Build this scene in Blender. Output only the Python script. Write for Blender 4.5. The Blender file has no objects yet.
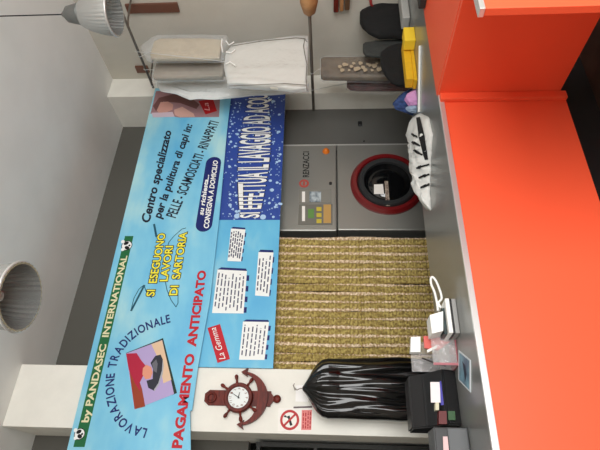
import bpy, bmesh, math, random
from mathutils import Vector, Matrix, noise
random.seed(7)
SC = bpy.context.scene
COL = SC.collection
PI = math.pi

# ------------------------------------------------------------------ camera
FPX = 490.0
TH = math.radians(59.4)          # angle between the view axis and the wall direction (+x)
PITCH = math.radians(3.62)
EYE = Vector((0, 0, 1.65))
_f0 = Vector((math.cos(TH), math.sin(TH), 0))
RGT = Vector((math.sin(TH), -math.cos(TH), 0))
UPW = Vector((0, 0, 1))
FWD = _f0 * math.cos(PITCH) + UPW * math.sin(PITCH)
UPV = UPW * math.cos(PITCH) - _f0 * math.sin(PITCH)
cam_d = bpy.data.cameras.new('camera')
cam_d.sensor_fit = 'HORIZONTAL'; cam_d.sensor_width = 36.0
cam_d.lens = FPX / 600 * 36.0
cam_d.clip_start = 0.02
cam = bpy.data.objects.new('camera', cam_d); COL.objects.link(cam)
# the photograph is turned a quarter: its left is the room's up
mx = Matrix((-UPV, RGT, -FWD)).transposed().to_4x4()
mx.translation = EYE
cam.matrix_world = mx
SC.camera = cam

# ------------------------------------------------------------------ light and exposure
SC.view_settings.view_transform = 'Standard'
SC.view_settings.look = 'None'
SC.view_settings.gamma = 1.0
SC.view_settings.use_curve_mapping = False
SC.view_settings.exposure = 0.0
wd = bpy.data.worlds.new('daylight'); SC.world = wd; wd.use_nodes = True
bg = wd.node_tree.nodes['Background']
bg.inputs[0].default_value = (0.86, 0.93, 1.0, 1); bg.inputs[1].default_value = 1.0
def area(name, loc, rot, sx, sy, power, col):
    l = bpy.data.lights.new(name, 'AREA'); l.shape = 'RECTANGLE'; l.size = sx; l.size_y = sy
    l.energy = power; l.color = col
    o = bpy.data.objects.new(name, l); COL.objects.link(o); o.location = loc; o.rotation_euler = rot
    return o
area('shop_window_daylight', (0.7, -2.45, 1.75), (PI / 2, 0, 0), 3.4, 2.7, 255, (1.0, 0.99, 0.965))

# ------------------------------------------------------------------ pixel helpers (photograph 600 x 450 to room)
def ray(u, v):
    return FWD * FPX + RGT * (450 - v - 225) - UPV * (u - 300)
def on_y(u, v, y):
    d = ray(u, v); return EYE + d * ((y - EYE.y) / d.y)
def on_x(u, v, x):
    d = ray(u, v); return EYE + d * ((x - EYE.x) / d.x)
def on_z(u, v, z):
    d = ray(u, v); return EYE + d * ((z - EYE.z) / d.z)
def at_depth(u, v, dist):
    return EYE + ray(u, v) * (dist / FPX)
def depth(p):
    return (Vector(p) - EYE).dot(FWD)

# ------------------------------------------------------------------ materials
def lin(c):
    return tuple(((x / 255) / 12.92 if x / 255 <= .04045 else ((x / 255 + .055) / 1.055) ** 2.4) for x in c) + (1,)
MATS = {}
def mat(name, rgb, rough=.6, metal=0., spec=.5, bump=0., bscale=40., var=0., vscale=8., coat=0., trans=0., alpha=1., stretch=None, rgb2=None):
    if name in MATS: return MATS[name]
    m = bpy.data.materials.new(name); m.use_nodes = True
    nt = m.node_tree; b = nt.nodes['Principled BSDF']
    b.inputs['Base Color'].default_value = lin(rgb)
    b.inputs['Roughness'].default_value = rough
    b.inputs['Metallic'].default_value = metal
    b.inputs['Specular IOR Level'].default_value = spec
    b.inputs['Coat Weight'].default_value = coat
    b.inputs['Transmission Weight'].default_value = trans
    b.inputs['Alpha'].default_value = alpha
    def coords(scale):
        tc = nt.nodes.new('ShaderNodeTexCoord')
        out = tc.outputs['Object']
        if stretch:
            mp = nt.nodes.new('ShaderNodeMapping'); mp.inputs['Scale'].default_value = stretch
            nt.links.new(out, mp.inputs['Vector']); out = mp.outputs['Vector']
        n = nt.nodes.new('ShaderNodeTexNoise'); n.inputs['Scale'].default_value = scale; n.inputs['Detail'].default_value = 4
        nt.links.new(out, n.inputs['Vector'])
        return n
    if var or rgb2:
        n = coords(vscale)
        mix = nt.nodes.new('ShaderNodeMix'); mix.data_type = 'RGBA'
        c = lin(rgb)
        if rgb2: c2 = lin(rgb2)
        else: c2 = tuple(max(0, x * (1 - var)) for x in c[:3]) + (1,)
        rp = nt.nodes.new('ShaderNodeValToRGB'); rp.color_ramp.elements[0].position = .38; rp.color_ramp.elements[1].position = .62
        nt.links.new(n.outputs['Fac'], rp.inputs[0]); nt.links.new(rp.outputs[0], mix.inputs[0])
        mix.inputs[6].default_value = c; mix.inputs[7].default_value = c2
        nt.links.new(mix.outputs[2], b.inputs['Base Color'])
    if bump:
        n = coords(bscale)
        bp = nt.nodes.new('ShaderNodeBump'); bp.inputs['Strength'].default_value = bump; bp.inputs['Distance'].default_value = .02
        nt.links.new(n.outputs['Fac'], bp.inputs['Height']); nt.links.new(bp.outputs[0], b.inputs['Normal'])
    MATS[name] = m
    return m

def film(name, rgb, opacity, rough=.15):
    m = bpy.data.materials.new(name); m.use_nodes = True
    nt = m.node_tree; b = nt.nodes['Principled BSDF']
    b.inputs['Base Color'].default_value = lin(rgb); b.inputs['Roughness'].default_value = rough
    b.inputs['Alpha'].default_value = opacity
    n = nt.nodes.new('ShaderNodeTexNoise'); n.inputs['Scale'].default_value = 14
    tc = nt.nodes.new('ShaderNodeTexCoord'); nt.links.new(tc.outputs['Object'], n.inputs['Vector'])
    bp = nt.nodes.new('ShaderNodeBump'); bp.inputs['Strength'].default_value = .6; bp.inputs['Distance'].default_value = .03
    nt.links.new(n.outputs['Fac'], bp.inputs['Height']); nt.links.new(bp.outputs[0], b.inputs['Normal'])
    MATS[name] = m
    return m

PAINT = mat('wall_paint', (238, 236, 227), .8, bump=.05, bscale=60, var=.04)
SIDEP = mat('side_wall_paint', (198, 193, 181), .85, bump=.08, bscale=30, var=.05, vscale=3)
CEIL = mat('ceiling_paint', (234, 234, 230), .9, var=.04, vscale=3)
RECESS = mat('recess_shade_tone', (92, 90, 84), .9)  # wall colour darkened: the shade inside the recess is painted in
FLOORM = mat('floor_tile', (96, 72, 60), .45, rgb2=(70, 52, 44), vscale=5)
ORANGE = mat('orange_laminate', (255, 98, 62), .42, spec=.4)
GREYTOP = mat('grey_worktop', (146, 147, 144), .28, metal=.45, bump=.03, bscale=90)
ALU = mat('aluminium_trim', (222, 222, 220), .3, metal=.6)
BLACK = mat('black_base', (18, 17, 17), .6)
STEEL = mat('brushed_steel', (158, 158, 153), .36, metal=.65, bump=.02, bscale=30, stretch=(1, 1, 40))
STEELD = mat('dark_steel_panel', (112, 112, 109), .4, metal=.5)
WHITE = mat('white_plastic', (240, 240, 236), .45)
PAPER = mat('white_paper', (242, 238, 232), .8)
DARKP = mat('black_plastic', (22, 22, 24), .35)
GREYP = mat('grey_plastic', (92, 94, 96), .5)
RED = mat('red_enamel', (112, 18, 22), .3, coat=.3)
GLASS = mat('dark_glass', (12, 13, 15), .08, coat=.5)
WOODR = mat('reddish_wood', (112, 34, 20), .5, spec=.3, rgb2=(80, 22, 13), vscale=14, stretch=(1, 1, 6))
WOODT = mat('tan_wood', (186, 138, 90), .5, rgb2=(160, 112, 70), vscale=12)
BROWN = mat('brown_metal', (104, 66, 50), .45)
IRON = mat('grey_iron', (120, 112, 104), .4, metal=.7)
# print colours
def ink(name, rgb): return mat('ink_' + name, rgb, .55, spec=.3)
I_WHITE = ink('white', (240, 242, 240)); I_NAVY = ink('navy', (24, 36, 104)); I_DARK = ink('dark', (26, 30, 48))
I_YEL = ink('yellow', (244, 232, 70)); I_RED = ink('red', (190, 30, 44)); I_GREEN = ink('green', (30, 104, 60))
I_CREAM = ink('cream', (226, 220, 180)); I_TEAL = ink('teal', (30, 84, 104)); I_BLACK = ink('black', (16, 18, 20))

def sky_print(name, c1, c2, c3):
    m = bpy.data.materials.new(name); m.use_nodes = True
    nt = m.node_tree; b = nt.nodes['Principled BSDF']; b.inputs['Roughness'].default_value = .5
    tc = nt.nodes.new('ShaderNodeTexCoord'); mp = nt.nodes.new('ShaderNodeMapping'); mp.inputs['Scale'].default_value = (1.0, 1, 2.2)
    n = nt.nodes.new('ShaderNodeTexNoise'); n.inputs['Scale'].default_value = 1.4; n.inputs['Detail'].default_value = 5
    nt.links.new(tc.outputs['Object'], mp.inputs[0]); nt.links.new(mp.outputs[0], n.inputs['Vector'])
    rp = nt.nodes.new('ShaderNodeValToRGB'); e = rp.color_ramp.elements
    e[0].position = .3; e[0].color = lin(c1); e[1].position = .72; e[1].color = lin(c3)
    x = e.new(.52); x.color = lin(c2)
    nt.links.new(n.outputs['Fac'], rp.inputs[0]); nt.links.new(rp.outputs[0], b.inputs['Base Color'])
    MATS[name] = m; return m
SKY = sky_print('banner_sky_print', (92, 178, 222), (128, 200, 228), (178, 222, 226))
SKY2 = sky_print('notice_sky_print', (82, 170, 218), (104, 188, 224), (160, 212, 224))

# ------------------------------------------------------------------ mesh helpers
def box(bm, a, b, bev=0.0, seg=2):
    x0, x1 = sorted((a[0], b[0])); y0, y1 = sorted((a[1], b[1])); z0, z1 = sorted((a[2], b[2]))
    r = bmesh.ops.create_cube(bm, size=1)
    vs = r['verts']
    for v in vs:
        v.co = Vector(((x0 + x1) / 2 + v.co.x * (x1 - x0), (y0 + y1) / 2 + v.co.y * (y1 - y0), (z0 + z1) / 2 + v.co.z * (z1 - z0)))
    if bev > 0:
        es = list({e for v in vs for e in v.link_edges})
        bmesh.ops.bevel(bm, geom=es, offset=bev, segments=seg, affect='EDGES', profile=.5)
    return bm
def B(a, b, bev=0.0, seg=2):
    return box(bmesh.new(), a, b, bev, seg)
def tube(bm, pts, r, n=8, closed=False, r_end=None):
    pts = [Vector(p) for p in pts]; k = len(pts); rings = []
    up = None
    for i, p in enumerate(pts):
        if closed: t = pts[(i + 1) % k] - pts[i - 1]
        else: t = pts[min(i + 1, k - 1)] - pts[max(i - 1, 0)]
        t.normalize()
        if up is None:
            up = t.orthogonal().normalized()
        up = (up - t * up.dot(t)).normalized()
        w = t.cross(up)
        rr = r if r_end is None else r + (r_end - r) * i / (k - 1)
        rings.append([bm.verts.new(p + (up * math.cos(2 * PI * j / n) + w * math.sin(2 * PI * j / n)) * rr) for j in range(n)])
    m = k if closed else k - 1
    for i in range(m):
        a, b = rings[i], rings[(i + 1) % k]
        for j in range(n):
            bm.faces.new((a[j], a[(j + 1) % n], b[(j + 1) % n], b[j]))
    if not closed:
        bm.faces.new(rings[0][::-1]); bm.faces.new(rings[-1])
    return bm
def T(pts, r, n=8, closed=False, r_end=None):
    return tube(bmesh.new(), pts, r, n, closed, r_end)
def lathe(bm, prof, n=32, axis='z', c=(0, 0, 0), rib=0.0, closed=False):
    c = Vector(c); rings = []
    for r, h in prof:
        ring = []
        for j in range(n):
            a = 2 * PI * j / n
            rr = r * (1 + (rib if j % 2 else 0))
            if axis == 'z': p = Vector((rr * math.cos(a), rr * math.sin(a), h))
            else: p = Vector((rr * math.cos(a), h, rr * math.sin(a)))
            ring.append(bm.verts.new(c + p))
        rings.append(ring)
    k = len(rings)
    for i in range(k if closed else k - 1):
        a, b = rings[i], rings[(i + 1) % k]
        for j in range(n):
            bm.faces.new((a[j], a[(j + 1) % n], b[(j + 1) % n], b[j]))
    if not closed:
        if prof[0][0] > 1e-6: bm.faces.new(rings[0][::-1])
        if prof[-1][0] > 1e-6: bm.faces.new(rings[-1])
    bmesh.ops.remove_doubles(bm, verts=bm.verts, dist=1e-6)
    bmesh.ops.recalc_face_normals(bm, faces=bm.faces)
    return bm
def ring_xz(bm, c, r0, r1, y0, y1, n=48):
    """a flat ring round the y axis, from radius r0 to r1, between y0 (front) and y1"""
    return lathe(bm, [(r0, y0), (r1, y0), (r1, y1), (r0, y1)], n, 'y', (c[0], 0, c[2]), closed=True)
def prism(bm, pts, y0, y1):
    """polygon of points in a wall plane, extruded from y0 (front) back to y1"""
    a = [bm.verts.new((p[0], y0, p[2])) for p in pts]; b = [bm.verts.new((p[0], y1, p[2])) for p in pts]
    n = len(pts)
    bm.faces.new(a); bm.faces.new(b[::-1])
    for i in range(n): bm.faces.new((a[i], b[i], b[(i + 1) % n], a[(i + 1) % n]))
    bmesh.ops.recalc_face_normals(bm, faces=bm.faces)
    return bm
def flat(bm, pts):
    bm.faces.new([bm.verts.new(p) for p in pts]); return bm

ORG = {}
def _link(o, parent=None):
    COL.objects.link(o)
    if parent is not None: o.parent = parent
def thing(name, label, cat, loc=(0, 0, 0), group=None):
    o = bpy.data.objects.new(name, None); o.empty_display_size = .1
    COL.objects.link(o); o.location = loc; ORG[o] = Vector(loc)
    o['label'] = label; o['category'] = cat
    if group: o['group'] = group
    return o
def part(name, bm, m, parent, label=None, smooth=False):
    """one mesh object under its thing; shapes are given in room coordinates"""
    off = ORG[parent]
    for v in bm.verts: v.co -= off
    me = bpy.data.meshes.new(name); bm.to_mesh(me); bm.free()
    if m: me.materials.append(m)
    if smooth:
        for p in me.polygons: p.use_smooth = True
    o = bpy.data.objects.new(name, me); _link(o, parent); ORG[o] = off
    if label: o['label'] = label
    return o
def solo(name, bm, m, label, cat, group=None, smooth=False, kind=None):
    zs = [v.co for v in bm.verts]
    c = Vector(((min(p.x for p in zs) + max(p.x for p in zs)) / 2, (min(p.y for p in zs) + max(p.y for p in zs)) / 2, min(p.z for p in zs)))
    for v in bm.verts: v.co -= c
    me = bpy.data.meshes.new(name); bm.to_mesh(me); bm.free(); me.materials.append(m)
    if smooth:
        for p in me.polygons: p.use_smooth = True
    o = bpy.data.objects.new(name, me); COL.objects.link(o); o.location = c; ORG[o] = c
    o['label'] = label; o['category'] = cat
    if group: o['group'] = group
    if kind: o['kind'] = kind
    return o
def struct(name, bm, m, label=None, cat=None):
    me = bpy.data.meshes.new(name); bm.to_mesh(me); bm.free(); me.materials.append(m)
    o = bpy.data.objects.new(name, me); COL.objects.link(o); o['kind'] = 'structure'; ORG[o] = Vector()
    if label: o['label'] = label
    if cat: o['category'] = cat
    return o
def autosmooth(o, ang=35):
    me = o.data
    for p in me.polygons: p.use_smooth = True
    bm = bmesh.new(); bm.from_mesh(me)
    for e in bm.edges:
        if len(e.link_faces) == 2 and e.calc_face_angle(0) > math.radians(ang): e.smooth = False
    bm.to_mesh(me); bm.free()
    return o
def copy_tree(o, parent=None):
    c = o.copy(); COL.objects.link(c)
    if parent is not None: c.parent = parent
    for ch in list(o.children): copy_tree(ch, c)
    return c

# lettering -----------------------------------------------------------------
def glyphs(txt, bold=0.0, shear=0.0, spacing=1.0):
    cu = bpy.data.curves.new('lettering', 'FONT'); cu.body = txt; cu.size = 1.0; cu.offset = bold; cu.shear = shear
    cu.space_character = spacing; cu.resolution_u = 3
    ob = bpy.data.objects.new('lettering', cu); COL.objects.link(ob)
    dg = bpy.context.evaluated_depsgraph_get(); dg.update()
    me = bpy.data.meshes.new_from_object(ob.evaluated_get(dg))
    vs = [(v.co.x, v.co.y) for v in me.vertices]; fs = [tuple(p.vertices) for p in me.polygons]
    bpy.data.objects.remove(ob); bpy.data.curves.remove(cu); bpy.data.meshes.remove(me)
    return vs, fs
CAP = max(y for x, y in glyphs('H')[0])
def text_on(bm, txt, A, Bp, cap, y, bold=0.0, shear=0.0, cap_end=None, bulge=0.0, spacing=1.0):
    """lettering in a wall plane at depth y, baseline from A to Bp (room points), capitals `cap` metres high"""
    vs, fs = glyphs(txt, bold, shear, spacing)
    if not vs: return bm
    vs0, _ = glyphs(txt, 0, shear, spacing)
    x0 = min(p[0] for p in vs0); x1 = max(p[0] for p in vs0); L = x1 - x0
    A = Vector((A[0], 0, A[2])); Bp = Vector((Bp[0], 0, Bp[2]))
    d = Bp - A; ln = d.length; ex = d / ln; ez = Vector((-ex.z, 0, ex.x))
    cap_end = cap if cap_end is None else cap_end
    out = []
    for x, yy in vs:
        t = (x - x0) / L
        c = cap + (cap_end - cap) * t
        h = yy / CAP
        if bulge: 
            k = 1 + bulge * math.sin(PI * min(max(t, 0), 1)); h = (h - .5) * k + .5
        p = A + ex * (t * ln) + ez * (h * c)
        out.append(bm.verts.new((p.x, y, p.z)))
    for f in fs:
        try: bm.faces.new([out[i] for i in f])
        except ValueError: pass
    return bm
def line_px(bm, txt, p0, p1, cappx, y, **kw):
    A = on_y(p0[0], p0[1], y); Bp = on_y(p1[0], p1[1], y)
    pxm = depth((A + Bp) / 2) / FPX; cap = cappx * pxm
    if 'cap_end' in kw: kw['cap_end'] *= pxm
    return text_on(bm, txt, A, Bp, cap, y, **kw)
def poly_px(bm, pts, y):
    return flat(bm, [on_y(p[0], p[1], y) for p in pts])
def slab_px(pts, y0, y1, bm=None):
    return prism(bm or bmesh.new(), [on_y(p[0], p[1], y0) for p in pts], y0, y1)
def stroke_px(bm, pts, w, y):
    ps = [on_y(p[0], p[1], y) for p in pts]
    for a, b in zip(ps, ps[1:]):
        d = (b - a); d.y = 0
        if d.length < 1e-6: continue
        d.normalize(); nrm = Vector((-d.z, 0, d.x)) * (w / 2)
        flat(bm, [a - nrm, b - nrm, b + nrm, a + nrm])
    return bm
def disc_px(bm, u, v, rpx, y, n=24, sx=1.0, sz=1.0, rot=0):
    c = on_y(u, v, y); r = rpx * depth(c) / FPX
    pts = []
    for j in range(n):
        a = 2 * PI * j / n; x, z = r * sx * math.cos(a), r * sz * math.sin(a)
        pts.append(c + Vector((x * math.cos(rot) - z * math.sin(rot), 0, x * math.sin(rot) + z * math.cos(rot))))
    return flat(bm, pts)

# cloth ---------------------------------------------------------------------
def garment(secs, n=72, folds=0.06, k=9, seed=1, rows=60, cap=True, ax=(1, 0), pw=.8):
    """a hanging garment: (z, cx, cy, half width, half depth) sections from the top down, with vertical folds"""
    bm = bmesh.new(); rings = []
    zs = [s[0] for s in secs]
    ax = Vector((ax[0], ax[1], 0)).normalized(); ay = Vector((-ax.y, ax.x, 0))
    for i in range(rows):
        t = i / (rows - 1); z = zs[0] + (zs[-1] - zs[0]) * t
        for a, b in zip(secs, secs[1:]):
            if a[0] >= z >= b[0]: break
        f = (a[0] - z) / (a[0] - b[0] + 1e-9); f = f * f * (3 - 2 * f) if False else f
        cx, cy, hw, hd = [a[q] + (b[q] - a[q]) * f for q in (1, 2, 3, 4)]
        ring = []
        for j in range(n):
            th = 2 * PI * j / n
            c, s = math.cos(th), math.sin(th)
            px = abs(c) ** pw * (1 if c >= 0 else -1); py = abs(s) ** pw * (1 if s >= 0 else -1)
            nz = noise.noise(Vector((px * k * .35 + seed * 7.1, py * 1.5, z * 1.3 + seed))) + .5 * noise.noise(Vector((px * k * .9, py * 2 + seed, z * 2.2)))
            wv = 1 + folds * 2.2 * nz * min(1, t * 5 + .3)
            edge = 1 + folds * .35 * noise.noise(Vector((seed * 3.3, s, z * 5)))
            p = Vector((cx, cy, z)) + ax * (hw * px * edge) + ay * (hd * py * wv)
            ring.append(bm.verts.new(p))
        rings.append(ring)
    for a, b in zip(rings, rings[1:]):
        for j in range(n): bm.faces.new((a[j], a[(j + 1) % n], b[(j + 1) % n], b[j]))
    if cap: bm.faces.new(rings[0][::-1]); bm.faces.new(rings[-1])
    bmesh.ops.recalc_face_normals(bm, faces=bm.faces)
    return bm
def heap(pts, z0, h, seed=1, n=36, rough=.35, fine=6., y_lean=0):
    """a crumpled heap of cloth on the outline pts (x, y), height h"""
    bm = bmesh.new(); cx = sum(p[0] for p in pts) / len(pts); cy = sum(p[1] for p in pts) / len(pts)
    # outline resampled
    segs = []; m = len(pts)
    for j in range(n):
        t = j / n * m; i = int(t); f = t - i
        f2 = f
        a, b = Vector(pts[i]), Vector(pts[(i + 1) % m]); segs.append(a + (b - a) * f2)
    R = 12; rings = []
    for r in range(R + 1):
        q = 1 - r / R
        ring = []
        for j, s in enumerate(segs):
            w = Vector((cx + (s.x - cx) * q, cy + (s.y - cy) * q))
            prof = max(0.0, 1 - q ** 3.0)
            nn = noise.noise(Vector((w.x * fine + seed * 3, w.y * fine, seed))) + .6 * noise.noise(Vector((w.x * fine * 2.7, w.y * fine * 2.7, seed * 2)))
            z = z0 + h * prof * (1 + rough * nn) if r else z0
            jit = rough * .12 * h * 4 * noise.noise(Vector((j * .8, r * .7, seed)))
            ring.append(bm.verts.new((w.x + jit * (r < R), w.y + jit * .5 * (r < R), max(z, z0))))
        rings.append(ring)
    for a, b in zip(rings, rings[1:]):
        for j in range(n): bm.faces.new((a[j], a[(j + 1) % n], b[(j + 1) % n], b[j]))
    bm.faces.new(rings[0][::-1])
    bmesh.ops.remove_doubles(bm, verts=bm.verts, dist=1e-5)
    bmesh.ops.recalc_face_normals(bm, faces=bm.faces)
    return bm

# ------------------------------------------------------------------ the room
YW = 3.60                        # the face of the two piers
XS = on_y(112, 79, YW).x         # side wall
ZC = (on_y(21.1, 366, YW).z + on_y(107, 97, YW).z) / 2
XP0 = on_y(70, 428, YW).x; XP1 = on_y(150, 366.5, YW).x       # left pier
XQ0 = on_y(250, 94.5, YW).x                                    # right pier, left face
YR = 4.06                        # back of the recess over the curtain
XL = -2.4; YB = -2.5; YF = 5.6
ZL = 2.28                        # lintel
struct('floor', B((XL, YB, -.1), (XS, YF, 0)), FLOORM)
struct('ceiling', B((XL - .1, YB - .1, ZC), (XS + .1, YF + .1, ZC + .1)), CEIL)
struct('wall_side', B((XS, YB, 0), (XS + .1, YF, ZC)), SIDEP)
struct('wall_left', B((XL - .1, YB, 0), (XL, YF, ZC)), SIDEP)
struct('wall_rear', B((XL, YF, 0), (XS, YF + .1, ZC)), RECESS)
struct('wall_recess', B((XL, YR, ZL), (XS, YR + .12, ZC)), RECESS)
struct('trim_1', B((XP0, YW, 0), (XP1, YR + .12, ZC), .004), PAINT)
struct('trim_2', B((XQ0, YW, 0), (XS, YR + .12, ZC), .004), PAINT)
# shop front behind the camera: piers, sill and header round a wide opening with a pane
bm = bmesh.new()
box(bm, (XL, YB - .15, 0), (-1.2, YB, ZC)); box(bm, (2.6, YB - .15, 0), (XS, YB, ZC))
box(bm, (-1.2, YB - .15, 0), (2.6, YB, .3)); box(bm, (-1.2, YB - .15, 3.2), (2.6, YB, ZC))
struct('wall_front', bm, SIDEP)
pane = mat('window_glass', (255, 255, 255), 0.0, trans=1.0, spec=.3); pane.node_tree.nodes['Principled BSDF'].inputs['IOR'].default_value = 1.02
struct('window_1', B((-1.2, YB - .09, .3), (2.6, YB - .08, 3.2)), pane)

# ------------------------------------------------------------------ the shop counter
YC = 2.20; ZT = 1.00; YD = 2.98
xc = on_y(500, 91, YC - .03).x                        # inner corner of the step
ZB = on_y(563.5, 92, YC).z
t = thing('shop_counter', 'long orange fronted shop counter with grey worktop and metal edge trim', 'counter', (1.0, YC, 0))
XCL = -1.6; XCR = XS - .02
part('front_panel', B((XCL, YC, ZB), (xc, YC + .03, ZT - .026), .002), ORANGE, t)
part('worktop', B((XCL, YC + .012, ZT - .03), (XCR, YD, ZT), .003), GREYTOP, t, 'grey metallic worktop')
part('edge_trim', B((XCL, YC - .006, ZT - .028), (xc + .0, YC + .012, ZT + .001), .002), ALU, t, 'bright aluminium edge trim')
part('toe_kick', B((XCL, YC + .13, 0), (XS - .02, YC + .17, ZB + .2)), BLACK, t, 'black recessed plinth')
part('corner_batten', B((on_y(500, 98, YC - .03).x, YC - .03, ZB), (xc - .001, YC + .0, ZT - .004), .006, 3), ORANGE, t)
YN = 1.16                                                # near end of the stepped part
part('return_panel', B((xc, YN, ZB + .03), (xc + .03, YC + .02, ZT - .0), .002), ORANGE, t)
part('step_top', B((xc + .03, YN, ZT - .03), (XCR, YC + .03, ZT + .003), .002), ORANGE, t, 'orange top of the stepped part')
part('back_panel', B((XCL, YD - .05, .05), (XCR, YD - .03, ZT - .03)), GREYP, t)
# near orange board with its grey edge
t = thing('orange_partition', 'orange partition board with pale metal edge in front of the stepped counter', 'partition', (2.2, 1.3, 0))
# the board faces the room; its left edge and top line are taken from the photo
YG = 1.02
g0 = on_y(483, 8.5, YG)
part('panel', B((g0.x, YG, 0.0), (g0.x + 1.0, YG + .028, g0.z - .008), .002), ORANGE, t)
part('edge_trim', B((g0.x - .003, YG - .003, g0.z - .008), (g0.x + 1.0, YG + .031, g0.z + .010), .002), ALU, t)

# ------------------------------------------------------------------ dry-cleaning machine
YM = 3.77
def mx_at(v, u=330, y=YM): return on_y(u, v, y).x
xm0 = mx_at(231); xm1 = mx_at(145)
zs = on_y(337, 190, YM).z
zt = 2.22
t = thing('dry_cleaning_machine', 'grey steel dry cleaning machine with round red rimmed door', 'machine', ((xm0 + xm1) / 2, YM, 0))
part('control_cabinet', B((xm0, YM, zs + .003), (xm1, YM + 1.1, zt), .012, 3), STEEL, t)
part('door_cabinet', B((xm0 + .008, YM, 0), (xm1, YM + 1.1, zs - .003), .012, 3), STEEL, t)
cdo = on_y(387, 184, YM); R = 36.5 * depth(cdo) / FPX
C3 = (cdo.x, 0, cdo.z)
autosmooth(part('door_ring', lathe(bmesh.new(), [(R * .80, YM - .03), (R * .84, YM - .05), (R * .93, YM - .05), (R, YM - .02), (R, YM), (R * .80, YM)], 64, 'y', C3, closed=True), RED, t, 'dark red door ring'))
dr = part('door', lathe(bmesh.new(), [(R * .62, YM - .03), (R * .64, YM - .055), (R * .76, YM - .06), (R * .81, YM - .035), (R * .81, YM), (R * .62, YM)], 64, 'y', C3, closed=True), mat('door_frame_steel', (74, 76, 78), .3, metal=.6), t)
autosmooth(dr)
part('porthole', lathe(bmesh.new(), [(0.0, YM - .045), (R * .3, YM - .043), (R * .63, YM - .032), (R * .63, YM - .01)], 48, 'y', C3), GLASS, dr, 'dark glass porthole', True)
YP = YM - .0485
part('sticker', slab_px([(374, 194), (374, 184.5), (383, 184), (384, 194)], YP, YP + .001), PAPER, dr, 'white square sticker on the glass')
b = bmesh.new(); poly_px(b, [(386, 206), (384.5, 181), (388, 181), (390, 206)], YP)
part('warning_strip', b, mat('strip_print', (190, 178, 160), .6, rgb2=(96, 70, 64), vscale=90), dr)
yl = YM - .0012
b = bmesh.new(); line_px(b, 'RENZACCI', (309, 177), (309, 151.5), 6, yl, bold=.012)
part('brand_lettering', b, I_BLACK, t)
b = bmesh.new(); lathe(b, [(.6 * 5 * depth(cdo) / FPX, yl), (5 * depth(cdo) / FPX, yl), (5 * depth(cdo) / FPX, YM), (.6 * 5 * depth(cdo) / FPX, YM)], 24, 'y', (on_y(304, 183.5, YM).x, 0, on_y(304, 183.5, YM).z), closed=True)
box(b, (on_y(304, 185.5, YM).x, yl, on_y(305, 183.5, YM).z), (on_y(304, 181.5, YM).x, YM, on_y(303, 183.5, YM).z))
part('brand_emblem', b, mat('emblem_red', (176, 70, 60), .5), t)
p = on_y(326, 151.5, YM)
part('stop_button', lathe(bmesh.new(), [(.035, YM), (.035, YM - .006), (.022, YM - .012), (.022, YM - .03), (.0, YM - .034)], 24, 'y', (p.x, 0, p.z)), mat('orange_button', (226, 120, 30), .4), t, 'round orange stop button', True)
p = on_y(330.5, 183.7, YM)
part('knob', lathe(bmesh.new(), [(.014, YM), (.014, YM - .012), (0, YM - .014)], 16, 'y', (p.x, 0, p.z)), DARKP, t)
pn = part('display_panel', slab_px([(299, 203), (299, 190), (331.5, 189), (331.5, 203)], YM - .004, YM), mat('panel_grey', (128, 126, 118), .5), t)
part('screen', slab_px([(309.5, 202), (309.5, 191.5), (321, 191.5), (321, 202)], YM - .006, YM - .004), mat('lcd_screen', (190, 200, 204), .3, rgb2=(96, 110, 120), vscale=18), pn)
part('label_strip', slab_px([(302, 202), (302, 191.5), (305, 191.5), (305, 202)], YM - .005, YM - .004), PAPER, pn)
kp = part('keypad_panel', slab_px([(298, 224.5), (299, 204.5), (332.5, 204), (332.5, 224.5)], YM - .004, YM), mat('panel_grey_dark', (112, 110, 102), .5), t)
part('label_strip', slab_px([(302, 221), (302, 206), (305, 206), (305, 221)], YM - .006, YM - .004), PAPER, kp)
part('green_key', slab_px([(308, 218), (308, 209), (314, 209), (314, 218)], YM - .008, YM - .004), mat('key_green', (96, 140, 70), .5), kp)
b = bmesh.new()
for v0 in (207, 213, 219): slab_px([(316.5, v0 + 4), (316.5, v0), (321.5, v0), (321.5, v0 + 4)], YM - .009, YM - .004, b)
part('key', b, mat('key_yellow', (196, 176, 60), .5), kp)
part('instruction_plate', slab_px([(323.5, 223), (323.5, 204.5), (331, 204.5), (331, 223)], YM - .006, YM - .004), mat('plate_tan', (188, 148, 84), .5), kp)
# neighbouring steel cabinet
xk1 = mx_at(105.2, 330, YM + .05)
t = thing('steel_cabinet', 'tall plain dark grey steel cabinet between the machine and right pier', 'cabinet', ((xm1 + xk1) / 2, YM + .05, 0))
part('body', B((xm1 + .012, YM + .06, 0), (xk1 + .02, YM + 1.1, zt + .02), .006), STEELD, t)
part('edge_strip', B((xm1 + .004, YM + .012, 0), (xm1 + .02, YM + .09, zt)), ALU, t, 'bright metal edge strip')
b = bmesh.new()
p = on_y(360, 124, YM + .06)
box(b, (p.x - .032, YM + .045, p.z - .022), (p.x + .032, YM + .062, p.z + .022), .01)
part('handle', b, DARKP, t, 'small black recessed handle')
p = on_y(364, 141.5, YM + .06)
part('lock', lathe(bmesh.new(), [(.008, YM + .062), (.008, YM + .05), (0, YM + .048)], 12, 'y', (p.x, 0, p.z)), DARKP, t)

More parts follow.
